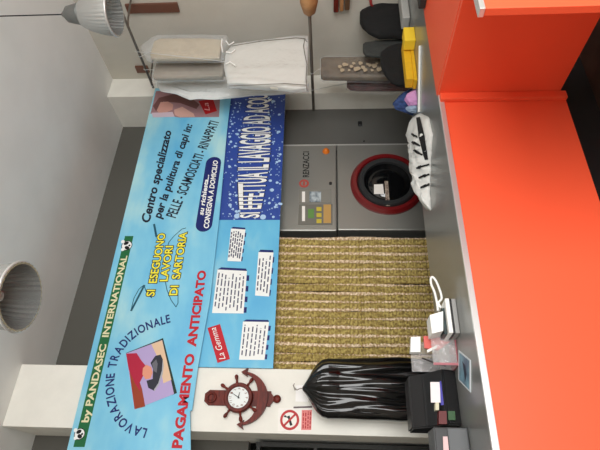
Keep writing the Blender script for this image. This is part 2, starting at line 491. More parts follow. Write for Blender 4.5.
# ------------------------------------------------------------------ strand curtain in the opening
YCU = 3.70
x0 = XP1 + .012; x1 = on_y(340, 238.5, YCU).x
zc0 = 2.14; zc1 = .12
t = thing('strand_curtain', 'olive and cream rope strand door curtain hanging in the wide opening', 'curtain', ((x0 + x1) / 2, YCU, zc1))
part('rail', B((XP1, YCU - .015, zc0), (xm0 - .0, YCU + .015, zc0 + .03)), ALU, t)
def strand_mesh(r, seed, beads, n=8):
    bm = bmesh.new(); rnd = random.Random(seed); rings = []
    L = zc0 - zc1; m = beads * 3
    ph = rnd.random() * 6
    for i in range(m + 1):
        z = zc0 - L * i / m
        rr = r * (.74 + .34 * abs(math.sin(PI * i / 3 + .4))) * (1 + .16 * noise.noise(Vector((seed, i * .35, 0))))
        ox = .006 * math.sin(i * .05 + ph) + .004 * noise.noise(Vector((i * .12, seed, 1)))
        rings.append([bm.verts.new((ox + rr * math.cos(2 * PI * (j + .5 * (i % 2)) / n) * (1 + .2 * ((i + j) % 2)), rr * math.sin(2 * PI * (j + .5 * (i % 2)) / n), z)) for j in range(n)])
    for a, b in zip(rings, rings[1:]):
        for j in range(n): bm.faces.new((a[j], a[(j + 1) % n], b[(j + 1) % n], b[j]))
    bm.faces.new(rings[0][::-1]); bm.faces.new(rings[-1])
    return bm
OLIVE = mat('olive_chenille', (198, 178, 106), .95, rgb2=(132, 110, 58), vscale=60, bump=.5, bscale=120)
CREAMS = mat('cream_chenille', (255, 236, 208), .95, rgb2=(178, 146, 108), vscale=55, bump=.5, bscale=120)
protos = []
NP = 16
pitch = (x1 - x0) / NP
for s in range(4):
    bm = strand_mesh(pitch * .41, s + 1, 74)
    me = bpy.data.meshes.new('strand'); bm.to_mesh(me); bm.free(); me.materials.append(OLIVE); protos.append(me)
protos2 = []
for s in range(3):
    bm = strand_mesh(pitch * .27, s + 11, 96)
    me = bpy.data.meshes.new('strand'); bm.to_mesh(me); bm.free(); me.materials.append(CREAMS); protos2.append(me)
rnd = random.Random(3)
for i in range(NP):
    for kind, me, dx in ((0, protos[i % 4], .30), (1, protos2[i % 3], .80)):
        o = bpy.data.objects.new('strand', me); _link(o, t)
        o['label'] = 'thick olive strand' if kind == 0 else 'thin cream strand'
        o.location = (x0 + (i + dx) * pitch + rnd.uniform(-.006, .006) - (x0 + x1) / 2, (.0 if kind else -.003) + rnd.uniform(-.004, .004), -zc1)

# ------------------------------------------------------------------ notice banner (behind)
Y2 = 3.586
t = thing('notice_banner', 'wide light and dark blue notice banner hanging below the big banner', 'banner', (2.2, Y2, 2.0))
zl = 2.75
pa = on_y(273, 368.3, Y2); pb = on_y(280, 220, Y2); pc = on_y(285.5, 93.5, Y2)
bm = bmesh.new()
top = [Vector((pa.x, 0, zl)), Vector((pc.x, 0, zl))]
prism(bm, [pa, pb, pc, top[1], top[0]], Y2, Y2 + .008)
sh = part('sheet', bm, SKY2, t)
drop = bpy.data.materials.new('water_drop_print'); drop.use_nodes = True
nt = drop.node_tree; bs = nt.nodes['Principled BSDF']; bs.inputs['Roughness'].default_value = .5
tc = nt.nodes.new('ShaderNodeTexCoord'); vo = nt.nodes.new('ShaderNodeTexVoronoi'); vo.inputs['Scale'].default_value = 24
rp = nt.nodes.new('ShaderNodeValToRGB'); e = rp.color_ramp.elements
e[0].position = .14; e[0].color = lin((178, 206, 236)); e[1].position = .22; e[1].color = lin((40, 74, 160))
n2 = nt.nodes.new('ShaderNodeTexNoise'); n2.inputs['Scale'].default_value = 2.5
mxn = nt.nodes.new('ShaderNodeMix'); mxn.data_type = 'RGBA'; mxn.inputs[7].default_value = lin((30, 52, 128)); 
nt.links.new(tc.outputs['Object'], vo.inputs['Vector']); nt.links.new(tc.outputs['Object'], n2.inputs['Vector'])
nt.links.new(vo.outputs['Distance'], rp.inputs[0]); nt.links.new(rp.outputs[0], mxn.inputs[6])
mth = nt.nodes.new('ShaderNodeMath'); mth.operation = 'MULTIPLY'; mth.inputs[1].default_value = .5
nt.links.new(n2.outputs['Fac'], mth.inputs[0]); nt.links.new(mth.outputs[0], mxn.inputs[0]); nt.links.new(mxn.outputs[2], bs.inputs['Base Color'])
bm = bmesh.new(); xq = on_y(250, 220, Y2).x
flat(bm, [Vector((xq, Y2 - .001, pb.z)), Vector((pc.x, Y2 - .001, pc.z)), Vector((pc.x, Y2 - .001, zl)), Vector((xq, Y2 - .001, zl))])
part('water_drop_field', bm, drop, t, 'dark blue field of water drops')
rnd = random.Random(5); bm = bmesh.new()
DROPM = mat('ink_drop', (172, 204, 236), .5)
for i in range(330):
    v = rnd.uniform(97, 217); u = 229 + rnd.random() * 52
    if 240 < u < 268 and rnd.random() < .9: continue
    disc_px(bm, u, v, rnd.choice((.5, .6, .8, 1.0, 1.5)), Y2 - .002 - i * 1e-6, 8)
for u, v, r in ((237, 216, 3), (263, 217, 3), (230, 205, 1.8), (272, 190, 2)): disc_px(bm, u, v, r, Y2 - .0024, 14)
part('water_drops', bm, DROPM, sh)
for k, m, yy, bo in ((0, I_DARK, Y2 - .003, .045), (1, I_WHITE, Y2 - .004, .02)):
    bm = bmesh.new()
    line_px(bm, 'SI EFFETTUA IL LAVAGGIO AD ACQUA', (258.5, 217.5), (266.5, 90), 16.5, yy, bold=bo, bulge=.8)
    part('lettering' if k else 'lettering_outline', bm, m, sh)
def word_bars(bm, p0, p1, hpx, y, rnd, gap=.16):
    """a line of small unreadable print: short dark word strokes"""
    t0 = 0.0
    A = on_y(p0[0], p0[1], y); Bp = on_y(p1[0], p1[1], y); d = Bp - A
    h = hpx * depth(A) / FPX
    while t0 < 1:
        w = rnd.uniform(.08, .24); t1 = min(1, t0 + w)
        a = A + d * t0; b = A + d * t1
        flat(bm, [a, b, b + Vector((0, 0, h)), a + Vector((0, 0, h))]); t0 = t1 + gap * rnd.uniform(.2, .4)
def quad(q, s, r):   # q = near-left, near-right (top), ...; s along the text, r from top to bottom
    a = Vector(q[0]).lerp(Vector(q[1]), s); b = Vector(q[3]).lerp(Vector(q[2]), s); return a.lerp(b, r)
# corners given as top-left, top-right, bottom-right, bottom-left of the upright notice
rnd = random.Random(9)
for q, nl in (([(227.5, 261), (231, 228.5), (245.5, 229.5), (241, 261.5)], 6), ([(212, 313), (217.5, 269.5), (247, 271), (243.5, 313.5)], 8),
              ([(255, 295.5), (258.5, 252), (273.5, 252.5), (269, 296.5)], 4), ([(239, 359.7), (243, 321.5), (269, 322), (264.5, 360)], 6)):
    bm = bmesh.new()
    qq = [quad(q, -.03, -.04), quad(q, 1.05, -.03), quad(q, 1.05, 1.02), quad(q, -.03, 1.03)]
    poly_px(bm, [(p.x, p.y) for p in (quad(q, 1.0, .0), quad(q, 1.055, .12), quad(q, 1.055, .96), quad(q, 1.0, 1.0))], Y2 - .0015)
    for k in range(4): 
        s0 = k / 4 + .02; s1 = s0 + .13
        poly_px(bm, [(p.x, p.y) for p in (quad(q, s0, .95), quad(q, s1, .95), quad(q, s1, 1.09), quad(q, s0, 1.09))], Y2 - .0015)
    part('notice_shadow', bm, I_NAVY, sh)
    bm = bmesh.new(); poly_px(bm, q, Y2 - .002); nb = part('notice', bm, I_WHITE, t, 'white notice box with lines of small print')
    bm = bmesh.new()
    for k in range(nl):
        r = (k + .75) / (nl + .4); s0 = .06 + rnd.uniform(0, .12); s1 = .94 - rnd.uniform(0, .12)
        a = quad(q, s0, r); b = quad(q, s1, r)
        word_bars(bm, (a.x, a.y), (b.x, b.y), 1.25, Y2 - .003, rnd)
    part('small_print', bm, ink('print_grey', (66, 68, 96)), nb)
bm = bmesh.new(); poly_px(bm, [(207.5, 328), (220, 324), (230, 359), (217.5, 363)], Y2 - .002)
bd = part('red_badge', bm, I_RED, t)
bm = bmesh.new(); line_px(bm, 'La Gemma', (225.5, 358.5), (215.5, 327), 6, Y2 - .003, shear=.3)
part('lettering', bm, I_WHITE, bd)

# ------------------------------------------------------------------ the big banner
Y1 = 3.560
t = thing('shop_banner', 'big sky blue printed shop banner stretched high across the piers', 'banner', (1.8, Y1, 2.6))
bm = bmesh.new()
bot = [(192, 452), (190, 411), (192, 410), (198, 367), (210, 300), (219, 220), (227, 130), (231.5, 92)]
tp = [(155.3, 90), (66.7, 450)]
P = [on_y(u, v, Y1) for u, v in bot]
extra = on_y(191, 470, Y1); e2 = on_y(62, 470, Y1)
prism(bm, [extra] + P[1:] + [on_y(155.3, 88, Y1), e2], Y1, Y1 + .012)
sheet = part('sheet', bm, SKY, t)
ya = Y1 - .001; yb = Y1 - .002; yc = Y1 - .003; yd = Y1 - .004; ye = Y1 - .005
bm = bmesh.new(); poly_px(bm, [(84.5, 447), (133.5, 236), (125, 236), (73.3, 447)], ya)
gs = part('green_strip', bm, I_GREEN, t)
bm = bmesh.new(); line_px(bm, 'by PANDASEC  INTERNATIONAL', (88.2, 422), (127.2, 256), 6.2, yb, bold=.03)
part('lettering', bm, I_CREAM, gs)
for (u, v) in ((79.5, 434), (126.8, 245.5)):
    bm = bmesh.new(); disc_px(bm, u, v, 5.6, yb, 20)
    em = part('panda_emblem', bm, I_BLACK, gs)
    bm = bmesh.new(); disc_px(bm, u, v, 4.9, yc, 20)
    for dv in (-3.9, 3.9): disc_px(bm, u - 4.0, v + dv, 1.9, yc + 5e-5, 10)
    part('panda_head', bm, I_WHITE, em)
    bm = bmesh.new()
    disc_px(bm, u - .6, v - 2.3, 1.9, yd, 12, 1.0, 1.4, .5); disc_px(bm, u + .2, v + 2.3, 1.9, yd, 12, 1.0, 1.4, -.5); disc_px(bm, u + 2.6, v, 1.1, yd, 10)
    part('panda_patch', bm, I_BLACK, em)
# arched line
def arc_text(bm, txt, pts, cappx, y, bold=.0):
    P = [on_y(p[0], p[1], y) for p in pts]
    # smooth the polyline
    def cr(a, b, c, d, s): return .5 * ((2 * b) + (c - a) * s + (2 * a - 5 * b + 4 * c - d) * s * s + (3 * b - a - 3 * c + d) * s ** 3)
    Q = []
    for i in range(len(P) - 1):
        a, b, c, d = P[max(i - 1, 0)], P[i], P[i + 1], P[min(i + 2, len(P) - 1)]
        Q += [cr(a, b, c, d, k / 12) for k in range(12)]
    Q.append(P[-1])
    acc = [0]
    for a, b in zip(Q, Q[1:]): acc.append(acc[-1] + (b - a).length)
    def along(s):
        s = min(max(s, 0), acc[-1])
        for i in range(len(acc) - 1):
            if acc[i + 1] >= s: break
        f = (s - acc[i]) / (acc[i + 1] - acc[i] + 1e-9); return Q[i].lerp(Q[i + 1], f)
    widths = []
    for ch in txt:
        if ch == ' ': widths.append(.45); continue
        g = glyphs(ch)[0]; widths.append(max(p[0] for p in g) - min(p[0] for p in g) + .14)
    k = acc[-1] / sum(widths); s = 0
    for ch, w in zip(txt, widths):
        if ch != ' ':
            a = along(s + .07 * k); b = along(s + (w - .07) * k)
            cap = cappx * depth(a) / FPX
            text_on(bm, ch, a, b, cap, y, bold=bold)
        s += w * k
    return bm
bm = bmesh.new()
arc_text(bm, 'LAVORAZIONE TRADIZIONALE', [(148, 429), (133, 424.5), (122, 415), (116, 402), (114, 388), (115, 372), (119, 357), (127, 345), (138, 335), (152, 328), (171, 322)], 8.4, yb, .022)
part('arched_lettering', bm, I_NAVY, sheet)
# printed picture: an ironing hand
bm = bmesh.new(); poly_px(bm, [(127, 354), (163, 338), (177, 393), (172, 395)], ya); poly_px(bm, [(126, 353), (163, 338.2), (162.4, 341), (127, 355)], ya - .0002)
part('picture_shadow', bm, ink('shade', (28, 52, 44)), sheet)
pic_q = [(126, 353.5), (162.2, 340), (174, 394), (134.5, 409.5)]
bm = bmesh.new(); poly_px(bm, pic_q, yb); pic = part('printed_picture', bm, ink('lilac', (178, 160, 206)), t, 'printed picture of a hand ironing')
def sub(name, pts, m, y, parent):
    bm = bmesh.new(); poly_px(bm, pts, y); return part(name, bm, m, parent)
z0 = lambda x, y: (110 + x / 5.625, 330 + y / 5.625)
sub('beige_cloth', [z0(*p) for p in ((232, 80), (293, 58), (345, 280), (300, 300), (280, 180))], ink('beige', (222, 190, 158)), yb - .0003, pic)
sub('brown_cloth', [z0(*p) for p in ((108, 225), (140, 215), (180, 330), (198, 430), (138, 445))], ink('rust', (150, 62, 34)), yb - .0004, pic)
sub('sleeve', [z0(*p) for p in ((90, 133), (150, 130), (175, 170), (200, 200), (188, 255), (165, 300), (172, 350), (140, 300), (105, 220))], ink('crimson', (176, 30, 62)), yb - .0006, pic)
sub('hand', [z0(*p) for p in ((185, 215), (205, 195), (232, 208), (240, 240), (228, 272), (200, 278), (182, 250))], ink('skin', (222, 150, 124)), yb - .0012, pic)
sub('iron', [z0(*p) for p in ((228, 185), (255, 145), (285, 138), (297, 165), (295, 230), (275, 300), (248, 342), (215, 325), (205, 285), (240, 275), (242, 220))], ink('iron_black', (46, 48, 58)), yb - .0009, pic)
sub('iron_sole', [z0(*p) for p in ((297, 165), (302, 200), (296, 250), (276, 308), (250, 345), (247, 336), (272, 298), (292, 228))], ink('sole', (170, 170, 178)), yb - .001, pic)
sub('iron_handle', [z0(*p) for p in ((236, 190), (260, 165), (268, 190), (262, 240), (246, 230))], ink('iron_grey', (104, 104, 112)), yb - .0011, pic)
# lower red line
bm = bmesh.new(); line_px(bm, 'PAGAMENTO  ANTICIPATO', (181.5, 447.5), (206, 271), 8.6, yb, bold=.045); part('lettering', bm, I_RED, sheet)
# yellow lines
for k, m, yy, bo in ((0, I_DARK, yb, .085), (1, I_YEL, yc, .022)):
    for q, (txt, a, b, cpx) in enumerate((('SI  ESEGUONO', (154, 296), (165.5, 233.5), 7.6), ('LAVORI', (167.3, 281), (173, 246), 7.4), ('DI  SARTORIA', (177, 295), (187, 232.5), 7.6))):
        bm = bmesh.new(); line_px(bm, txt, a, b, cpx, yy - q * .0002, bold=bo)
        part('lettering' if k else 'lettering_outline', bm, m, sheet)
for q, (a, b, w) in enumerate((((131, 311), (144.5, 285), .016), ((154, 224), (156.5, 237), .018))):
    bm = bmesh.new(); stroke_px(bm, [a, b], w, ya - q * .0001); part('printed_needle', bm, I_TEAL, sheet)
for q, pl_ in enumerate(([(131, 310), (134, 298), (139, 289), (144, 285), (147, 294), (152, 298)], [(186, 228), (182, 229), (174, 236), (169, 242), (167, 248)],
            [(165, 280), (167, 290), (171, 300), (176, 307), (178, 303), (178, 294)])):
    bm = bmesh.new(); stroke_px(bm, pl_, .006, ya - .0002 - q * .0001); part('printed_thread', bm, I_TEAL, sheet)
# slanted dark lines
for txt, a, b, cpx, bo, shr in (('Centro specializzato', (149.5, 222), (171.5, 131), 8.2, .03, .25), ('per la pulitura di capi in:', (160.5, 219), (192.5, 124.5), 7.8, .03, .25),
                                ('PELLE - SCAMOSCIATI - RINAPPATI', (175.5, 218), (219, 122), 10, .02, .12)):
    bm = bmesh.new(); line_px(bm, txt, a, b, cpx, yb, bold=bo, shear=shr); part('slanted_lettering', bm, I_DARK, sheet)
# navy capsule
A = on_y(204, 224.5, ya); Bq = on_y(213.5, 163, ya)
d = (Bq - A); d.y = 0; L = d.length; ex = d / L; ez = Vector((-ex.z, 0, ex.x)); rc = 8.0 * depth(A.lerp(Bq, .5)) / FPX
pts = []
for j in range(13):
    a = PI / 2 + PI * j / 12; pts.append(A + ex * (rc * math.cos(a)) + ez * (rc * math.sin(a)))
for j in range(13):
    a = -PI / 2 + PI * j / 12; pts.append(Bq + ex * (rc * math.cos(a)) + ez * (rc * math.sin(a)))
bm = bmesh.new(); flat(bm, [Vector((p.x, ya, p.z)) for p in pts])
cp = part('navy_capsule', bm, I_NAVY, t)
for txt, a, b, cpx in (('su richiesta...', (203.2, 215), (209, 175), 4.4), ('CONSEGNA A DOMICILIO', (208.5, 228), (218, 160.5), 4.8)):
    bm = bmesh.new(); line_px(bm, txt, a, b, cpx, yb, bold=.03, shear=.2); part('lettering', bm, I_WHITE, cp)
# small printed picture at the right end
bm = bmesh.new(); poly_px(bm, [(150.5, 113.5), (156, 91), (220.5, 91), (219, 117), (180, 117.5)], ya)
pic = part('printed_picture', bm, ink('mauve', (160, 122, 126)), t, 'faded printed picture of a sleeping face with a red badge')
z0 = lambda x, y: (150 + x / 6.667, 85 + y / 6.667)
sub('printed_hair', [z0(*p) for p in ((20, 140), (60, 85), (160, 60), (280, 90), (330, 130), (310, 160), (200, 120), (90, 110), (40, 175))], ink('hair', (112, 74, 72)), ya - .0003, pic)
sub('printed_face', [z0(*p) for p in ((45, 170), (70, 115), (120, 110), (155, 130), (150, 165), (110, 182), (60, 185))], ink('pale_skin', (202, 150, 138)), ya - .0005, pic)
sub('printed_arm', [z0(*p) for p in ((160, 165), (215, 145), (290, 190), (300, 212), (200, 215), (165, 200))], ink('pale_arm', (206, 162, 150)), ya - .0005, pic)
sub('printed_pillow', [z0(*p) for p in ((10, 185), (150, 180), (165, 212), (20, 216))], ink('pillow', (206, 186, 198)), ya - .0004, pic)
bm = bmesh.new(); poly_px(bm, [(198.5, 101), (213, 99), (217, 111), (205.5, 114.5)], ya - .0008)
bd = part('red_badge', bm, ink('badge_red', (176, 18, 26)), pic)
bm = bmesh.new(); line_px(bm, 'La', (210, 110.5), (208, 102.5), 5, ya - .0014, shear=.3); part('lettering', bm, ink('pink', (236, 170, 170)), bd)

# ------------------------------------------------------------------ on the left pier: anchor clock, sign, note
YK = YW
cc = on_y(239.5, 396.7, YK); S = depth(cc) / FPX
t = thing('anchor_clock', 'reddish wooden wall clock shaped as ship wheel and anchor on pier', 'clock', (cc.x, YK, cc.z))
zA = on_y(205, 399, YK).z; zE = on_y(271, 399, YK).z; hw = 7.3 * S; cut = .35 * hw
cx = on_y(240, 398.6, YK).x
pts = [Vector((cx - hw, 0, zE)), Vector((cx + hw, 0, zE)), Vector((cx + hw, 0, zA - hw * .6)), Vector((cx + hw * .5, 0, zA)), Vector((cx - hw * .5, 0, zA)), Vector((cx - hw, 0, zA - hw * .6))]
part('plank', prism(bmesh.new(), pts, YK - .018, YK), WOODR, t)
pe = on_y(212, 397.5, YK)
part('eye_ring', T([(cx + 4.2 * S * math.cos(a), YK - .024, pe.z + 4.2 * S * math.sin(a)) for a in [2 * PI * k / 24 for k in range(24)]], 1.3 * S, 8, True), WOODR, t, None, True)
part('wheel_rim', lathe(bmesh.new(), [(10.2 * S, YK - .045), (11 * S, YK - .055), (13.4 * S, YK - .055), (14.3 * S, YK - .045), (14.3 * S, YK - .012), (10.2 * S, YK - .012)], 48, 'y', (cx, 0, cc.z), closed=True), WOODR, t)
dl = part('dial', lathe(bmesh.new(), [(0, YK - .04), (10.4 * S, YK - .04), (10.4 * S, YK - .014)], 40, 'y', (cx, 0, cc.z)), mat('dial_white', (226, 232, 230), .4), t, 'pale clock dial')
bm = bmesh.new()
for k in range(1, 13):
    a = PI / 2 - 2 * PI * k / 12; s = str(k); w = 1.5 * S * len(s) ** .6
    p = Vector((cx + 8.3 * S * math.cos(a), 0, cc.z + 8.3 * S * math.sin(a)))
    text_on(bm, s, p + Vector((-w / 2, 0, -1.1 * S)), p + Vector((w / 2, 0, -1.1 * S)), 2.3 * S, YK - .0412)
part('numerals', bm, ink('brown', (120, 70, 50)), dl)
def hand(name, ang, ln, w, y):
    d = Vector((math.cos(ang), 0, math.sin(ang))); nn = Vector((-d.z, 0, d.x)); c = Vector((cx, 0, cc.z))
    bm = prism(bmesh.new(), [c - d * (.18 * ln) - nn * w, c + d * ln - nn * w * .4, c + d * ln + nn * w * .4, c - d * (.18 * ln) + nn * w], y, y + .0015)
    return part(name, bm, I_BLACK, dl)
hand('hour_hand', math.radians(-10), 5.2 * S, .55 * S, YK - .044)
hand('minute_hand', math.radians(59), 8.2 * S, .4 * S, YK - .046)
for k in range(8):
    a = 2 * PI * k / 8 + PI / 16
    if abs(math.sin(a)) > .97: continue
    d = Vector((math.cos(a), 0, math.sin(a))); c = Vector((cx, YK - .034, cc.z))
    bm = bmesh.new(); pr = [(14, 1.1), (15.5, 1.3), (17, .9), (19, 1.6), (21, 1.9), (22.4, 1.3), (22.9, .3)]
    rings = []
    e1 = Vector((-d.z, 0, d.x)); e2_ = Vector((0, 1, 0))
    for rr, w in pr:
        rings.append([bm.verts.new(c + d * rr * S + (e1 * math.cos(2 * PI * j / 10) + e2_ * math.sin(2 * PI * j / 10)) * w * S) for j in range(10)])
    for p, q in zip(rings, rings[1:]):
        for j in range(10): bm.faces.new((p[j], p[(j + 1) % 10], q[(j + 1) % 10], q[j]))
    bm.faces.new(rings[0][::-1]); bm.faces.new(rings[-1])
    part('wheel_handle', bm, WOODR, t, None, True)
# anchor arms: a crescent below the wheel
bm = bmesh.new(); po = []; pi_ = []
for k in range(25):
    a = math.radians(-172 + 164 * k / 24); w = 2.0 + 4.6 * math.sin(PI * k / 24)
    po.append(Vector((cx + 25.5 * S * math.cos(a), 0, cc.z - 2.5 * S + 26.5 * S * math.sin(a)))); pi_.append(Vector((cx + (25.5 - w * .9) * S * math.cos(a), 0, cc.z - 2.5 * S + (26.5 - w * 1.5) * S * math.sin(a))))
prism(bm, po + pi_[::-1], YK - .04, YK - .006)
part('anchor_arms', bm, WOODR, t)
for sgn in (-1, 1):
    p = Vector((cx + sgn * 25 * S, 0, cc.z - 5 * S))
    pts = [p + Vector((0, 0, 4.5 * S)), p + Vector((4.2 * S, 0, -2.2 * S)), p + Vector((0, 0, -.6 * S)), p + Vector((-4.2 * S, 0, -2.2 * S))]
    part('anchor_fluke', prism(bmesh.new(), pts, YK - .04, YK - .006), WOODR, t)
bm = prism(bmesh.new(), [Vector((cx - hw * .8, 0, zE)), Vector((cx + hw * .8, 0, zE)), Vector((cx + 2 * S, 0, zE - 3 * S)), Vector((cx - 2 * S, 0, zE - 3 * S))], YK - .03, YK - .006)
part('anchor_crown', bm, WOODR, t)
bm = bmesh.new(); bmesh.ops.create_uvsphere(bm, u_segments=20, v_segments=12, radius=4.0 * S)
for v in bm.verts: v.co = Vector((cx + v.co.x, YK - 2.5 * S + v.co.y * .6, zE - 6.2 * S + v.co.z))
part('ball', bm, WOODR, t, None, True)

sc = on_y(295, 420, YW)
t = thing('no_smoking_sign', 'white no smoking sign with red ring and red wording on pier', 'sign', (sc.x, YW, sc.z))
q = [(277.7, 431.3), (278.5, 408), (313.3, 408), (312.3, 431.3)]
part('plate', slab_px(q, YW - .003, YW - .0), PAPER, t)
bm = bmesh.new(); c = on_y(289.7, 420, YW); S2 = depth(c) / FPX
ring_xz(bm, c, 7.2 * S2, 9.6 * S2, YW - .0045, YW - .003, 32)
a = math.radians(-45); d = Vector((math.cos(a), 0, math.sin(a))); nn = Vector((-d.z, 0, d.x)) * 1.0 * S2
prism(bm, [c - d * 7.4 * S2 - nn, c + d * 7.4 * S2 - nn, c + d * 7.4 * S2 + nn, c - d * 7.4 * S2 + nn], YW - .0045, YW - .003)
part('prohibition_ring', bm, ink('sign_red', (186, 52, 56)), t)
bm = bmesh.new()
d = Vector((math.cos(math.radians(20)), 0, math.sin(math.radians(20)))); nn = Vector((-d.z, 0, d.x)) * 1.2 * S2
flat(bm, [v + Vector((0, YW - .0038 - v.y, 0)) for v in (c - d * 5.5 * S2 - nn, c + d * 4 * S2 - nn, c + d * 4 * S2 + nn, c - d * 5.5 * S2 + nn)])
for k in range(3): stroke_px(bm, [(289 - k, 418 - k), (286 - k, 417), (285, 415)], .004, YW - .0036 - k * .0001)
part('cigarette_mark', bm, I_BLACK, t)
bm = bmesh.new(); poly_px(bm, [(301.2, 430), (301.8, 410), (312, 410), (311.2, 430)], YW - .0036)
tb = part('red_text_block', bm, ink('pale_red', (226, 132, 128)), t)
bm = bmesh.new(); rnd = random.Random(2)
for u in (303.6, 306.0, 308.4, 310.6): word_bars(bm, (u, 428.5), (u + .4, 411.5), 1.1, YW - .0045, rnd, .2)
part('small_print', bm, ink('deep_red', (170, 30, 36)), tb)
t = solo('paper_note', slab_px([(295.5, 401.5), (296, 385.5), (309, 384.5), (308.5, 401.5)], YW - .002, YW), mat('note_white', (247, 245, 243), .7), 'small blank white note behind the black bagged garment hook', 'note')
solo('dark_hook_bar', slab_px([(293.5, 408), (293.6, 406.6), (312, 406), (312, 407.4)], YW - .012, YW), mat('bar_dark', (86, 66, 70), .5), 'thin dark bar fixed just above the no smoking sign', 'bar')

# ------------------------------------------------------------------ bagged black garment on its hook
YG2 = 3.46
t0_ = on_y(303, 388.5, YG2)
t = thing('bagged_garment', 'black garment in shiny black plastic hanging in front of pier', 'garment', (t0_.x, YG2, t0_.z))
BAGM = mat('shiny_black_plastic', (9, 9, 10), .13, spec=.5, bump=.12, bscale=5, stretch=(2.2, 1, .5))
def gsec(u, v0, v1, hd, y=YG2):
    a = on_y(u, v0, y); b = on_y(u, v1, y); return ((a.z + b.z) / 2, (a.x + b.x) / 2, y, abs(a.x - b.x) / 2, hd)
secs = [gsec(302.5, 390.5, 387, .018), gsec(306, 395, 381.5, .05), gsec(312, 405, 371, .08), gsec(317, 412.5, 364.5, .092), gsec(322, 417, 360.5, .096), gsec(328, 419, 359, .098), gsec(340, 419.5, 358.5, .09), gsec(375, 420, 358, .095), gsec(418, 421, 359, .095), gsec(440, 421, 359, .09)]
part('garment_cover', garment(secs, 160, .22, 7.5, 8, 140), BAGM, t, None, True)
pk = [on_y(u, v, YG2) for u, v in ((304, 388.5), (300, 388.5), (297, 390), (294.5, 388), (293.2, 385.5), (294.5, 383.5))]
pk.insert(0, on_y(306, 388.5, YG2))
hk = part('hanger_hook', T(pk, .0035, 6), IRON, t)
pw = on_y(294, 386, YW)
part('wall_nail', T([(pk[-2].x, YG2 + .0, pk[-2].z - .002), (pk[-2].x, YW + .005, pk[-2].z - .004)], .004, 6), IRON, t)

# ------------------------------------------------------------------ pendant lamps
ZLP = 3.25
LAMPM = mat('ribbed_reflector', (196, 198, 196), .25, metal=.8)
LAMPC = mat('lamp_cap_grey', (120, 122, 120), .4, metal=.6)
pl = at_depth(113.5, 13, ZLP); rl = 21.5 * ZLP / FPX
h = 35 * ZLP / FPX; hc = 16 * ZLP / FPX
t = thing('pendant_lamp', 'ribbed metal bell pendant lamp hanging nearest the side wall clothes rail', 'lamp', pl, 'ceiling pendant lamps')
prof = []
for k in range(11):
    f = k / 10; prof.append((rl * (.46 + .54 * math.sin(f * PI / 2) ** .72), pl.z + h * (1 - f)))
inner = [(r - .004, z - .002) for r, z in prof][::-1]
o = part('reflector', lathe(bmesh.new(), prof + [(rl * 1.03, pl.z - .002), (rl * 1.03, pl.z - .012), (rl - .004, pl.z - .012)] + inner, 72, 'z', (pl.x, pl.y, 0), rib=-.02, closed=True), LAMPM, t)
part('rim', T([(pl.x + rl * 1.03 * math.cos(a), pl.y + rl * 1.03 * math.sin(a), pl.z - .006) for a in [2 * PI * k / 48 for k in range(48)]], .006, 8, True), ALU, t, None, True)
autosmooth(part('cap', lathe(bmesh.new(), [(rl * .40, pl.z + h - .012), (rl * .50, pl.z + h), (rl * .47, pl.z + h + .008), (rl * .43, pl.z + h + hc * .35), (rl * .36, pl.z + h + hc * .75), (rl * .16, pl.z + h + hc), (.012, pl.z + h + hc * 1.12), (0, pl.z + h + hc * 1.14)], 32, 'z', (pl.x, pl.y, 0)), LAMPC, t))
part('socket', lathe(bmesh.new(), [(.026, pl.z + h - .005), (.026, pl.z + h - .05), (.03, pl.z + h * .55), (.022, pl.z + h * .35), (0, pl.z + h * .3)], 20, 'z', (pl.x, pl.y, 0)), mat('bulb_glass', (214, 214, 208), .25), t, None, True)
part('cord', T([(pl.x, pl.y, pl.z + h + hc), (pl.x, pl.y, ZC)], .0045, 6), DARKP, t)
c = copy_tree(t); c['label'] = 'ribbed metal bell pendant lamp over the middle of the big banner'
d2 = 42 / 66 * ZLP
c.location = at_depth(19, 296.5, d2)
c.location.z = c.location.z
dz = c.location.z - pl.z
for ch in c.children:
    if ch.name.startswith('cord'):
        me = ch.data.copy(); ch.data = me
        top = ZC - c.location.z
        for v in me.vertices:
            if v.co.z > h + hc + .05: v.co.z = top

# ------------------------------------------------------------------ side wall: rails and hanging garments
xr = 3.5
ra = on_x(127, 30, xr); rb = on_x(155.5, 87.5, xr)
zr = (ra.z + rb.z) / 2
t = thing('clothes_rail', 'high brown metal clothes rail along the side wall by the banner end', 'rail', (xr, 3, zr))
part('rod', T([(xr, 2.2, zr), (xr, rb.y, zr)], .011, 10), IRON, t, None, True)
for yb_ in (2.62, 3.25):
    part('bracket', T([(xr, yb_, zr), (xr + .1, yb_, zr + .02), (XS - .005, yb_, zr + .06)], .009, 8), IRON, t, None, True)
def wall_strip(u0, u1, v0, v1, label):
    a = on_x(u0, v0, XS); b = on_x(u1, v1, XS)
    return B((XS - .022, min(a.y, b.y), min(a.z, b.z)), (XS, max(a.y, b.y), max(a.z, b.z)), .003), label
bm, lb = wall_strip(125, 180, 3.5, 11, 'long brown slotted upright fixed to side wall by lamp')
t2 = solo('wall_upright', bm, BROWN, lb, 'bracket')
bmS = bmesh.new(); a = on_x(150, 11, XS)
bm, lb = wall_strip(135, 150, 65.5, 71.5, 'short brown bracket plate on side wall above wrapped trousers')
solo('wall_bracket', bm, BROWN, lb, 'bracket')
xr2 = 3.45
p1 = on_x(310, 15, xr2); p2 = on_x(313, 104, xr2); z2 = (p1.z + p2.z) / 2
t = thing('clothes_rail', 'lower grey clothes rail along side wall below the wrapped white garment', 'rail', (xr2, 3, z2))
part('rod', T([(xr2, 2.2, z2), (xr2, YW, z2)], .014, 10), IRON, t, None, True)
for yy in (2.42, 2.72): part('bracket', T([(xr2, yy, z2), (XS - .005, yy, z2 + .03)], .008, 8), IRON, t, None, True)

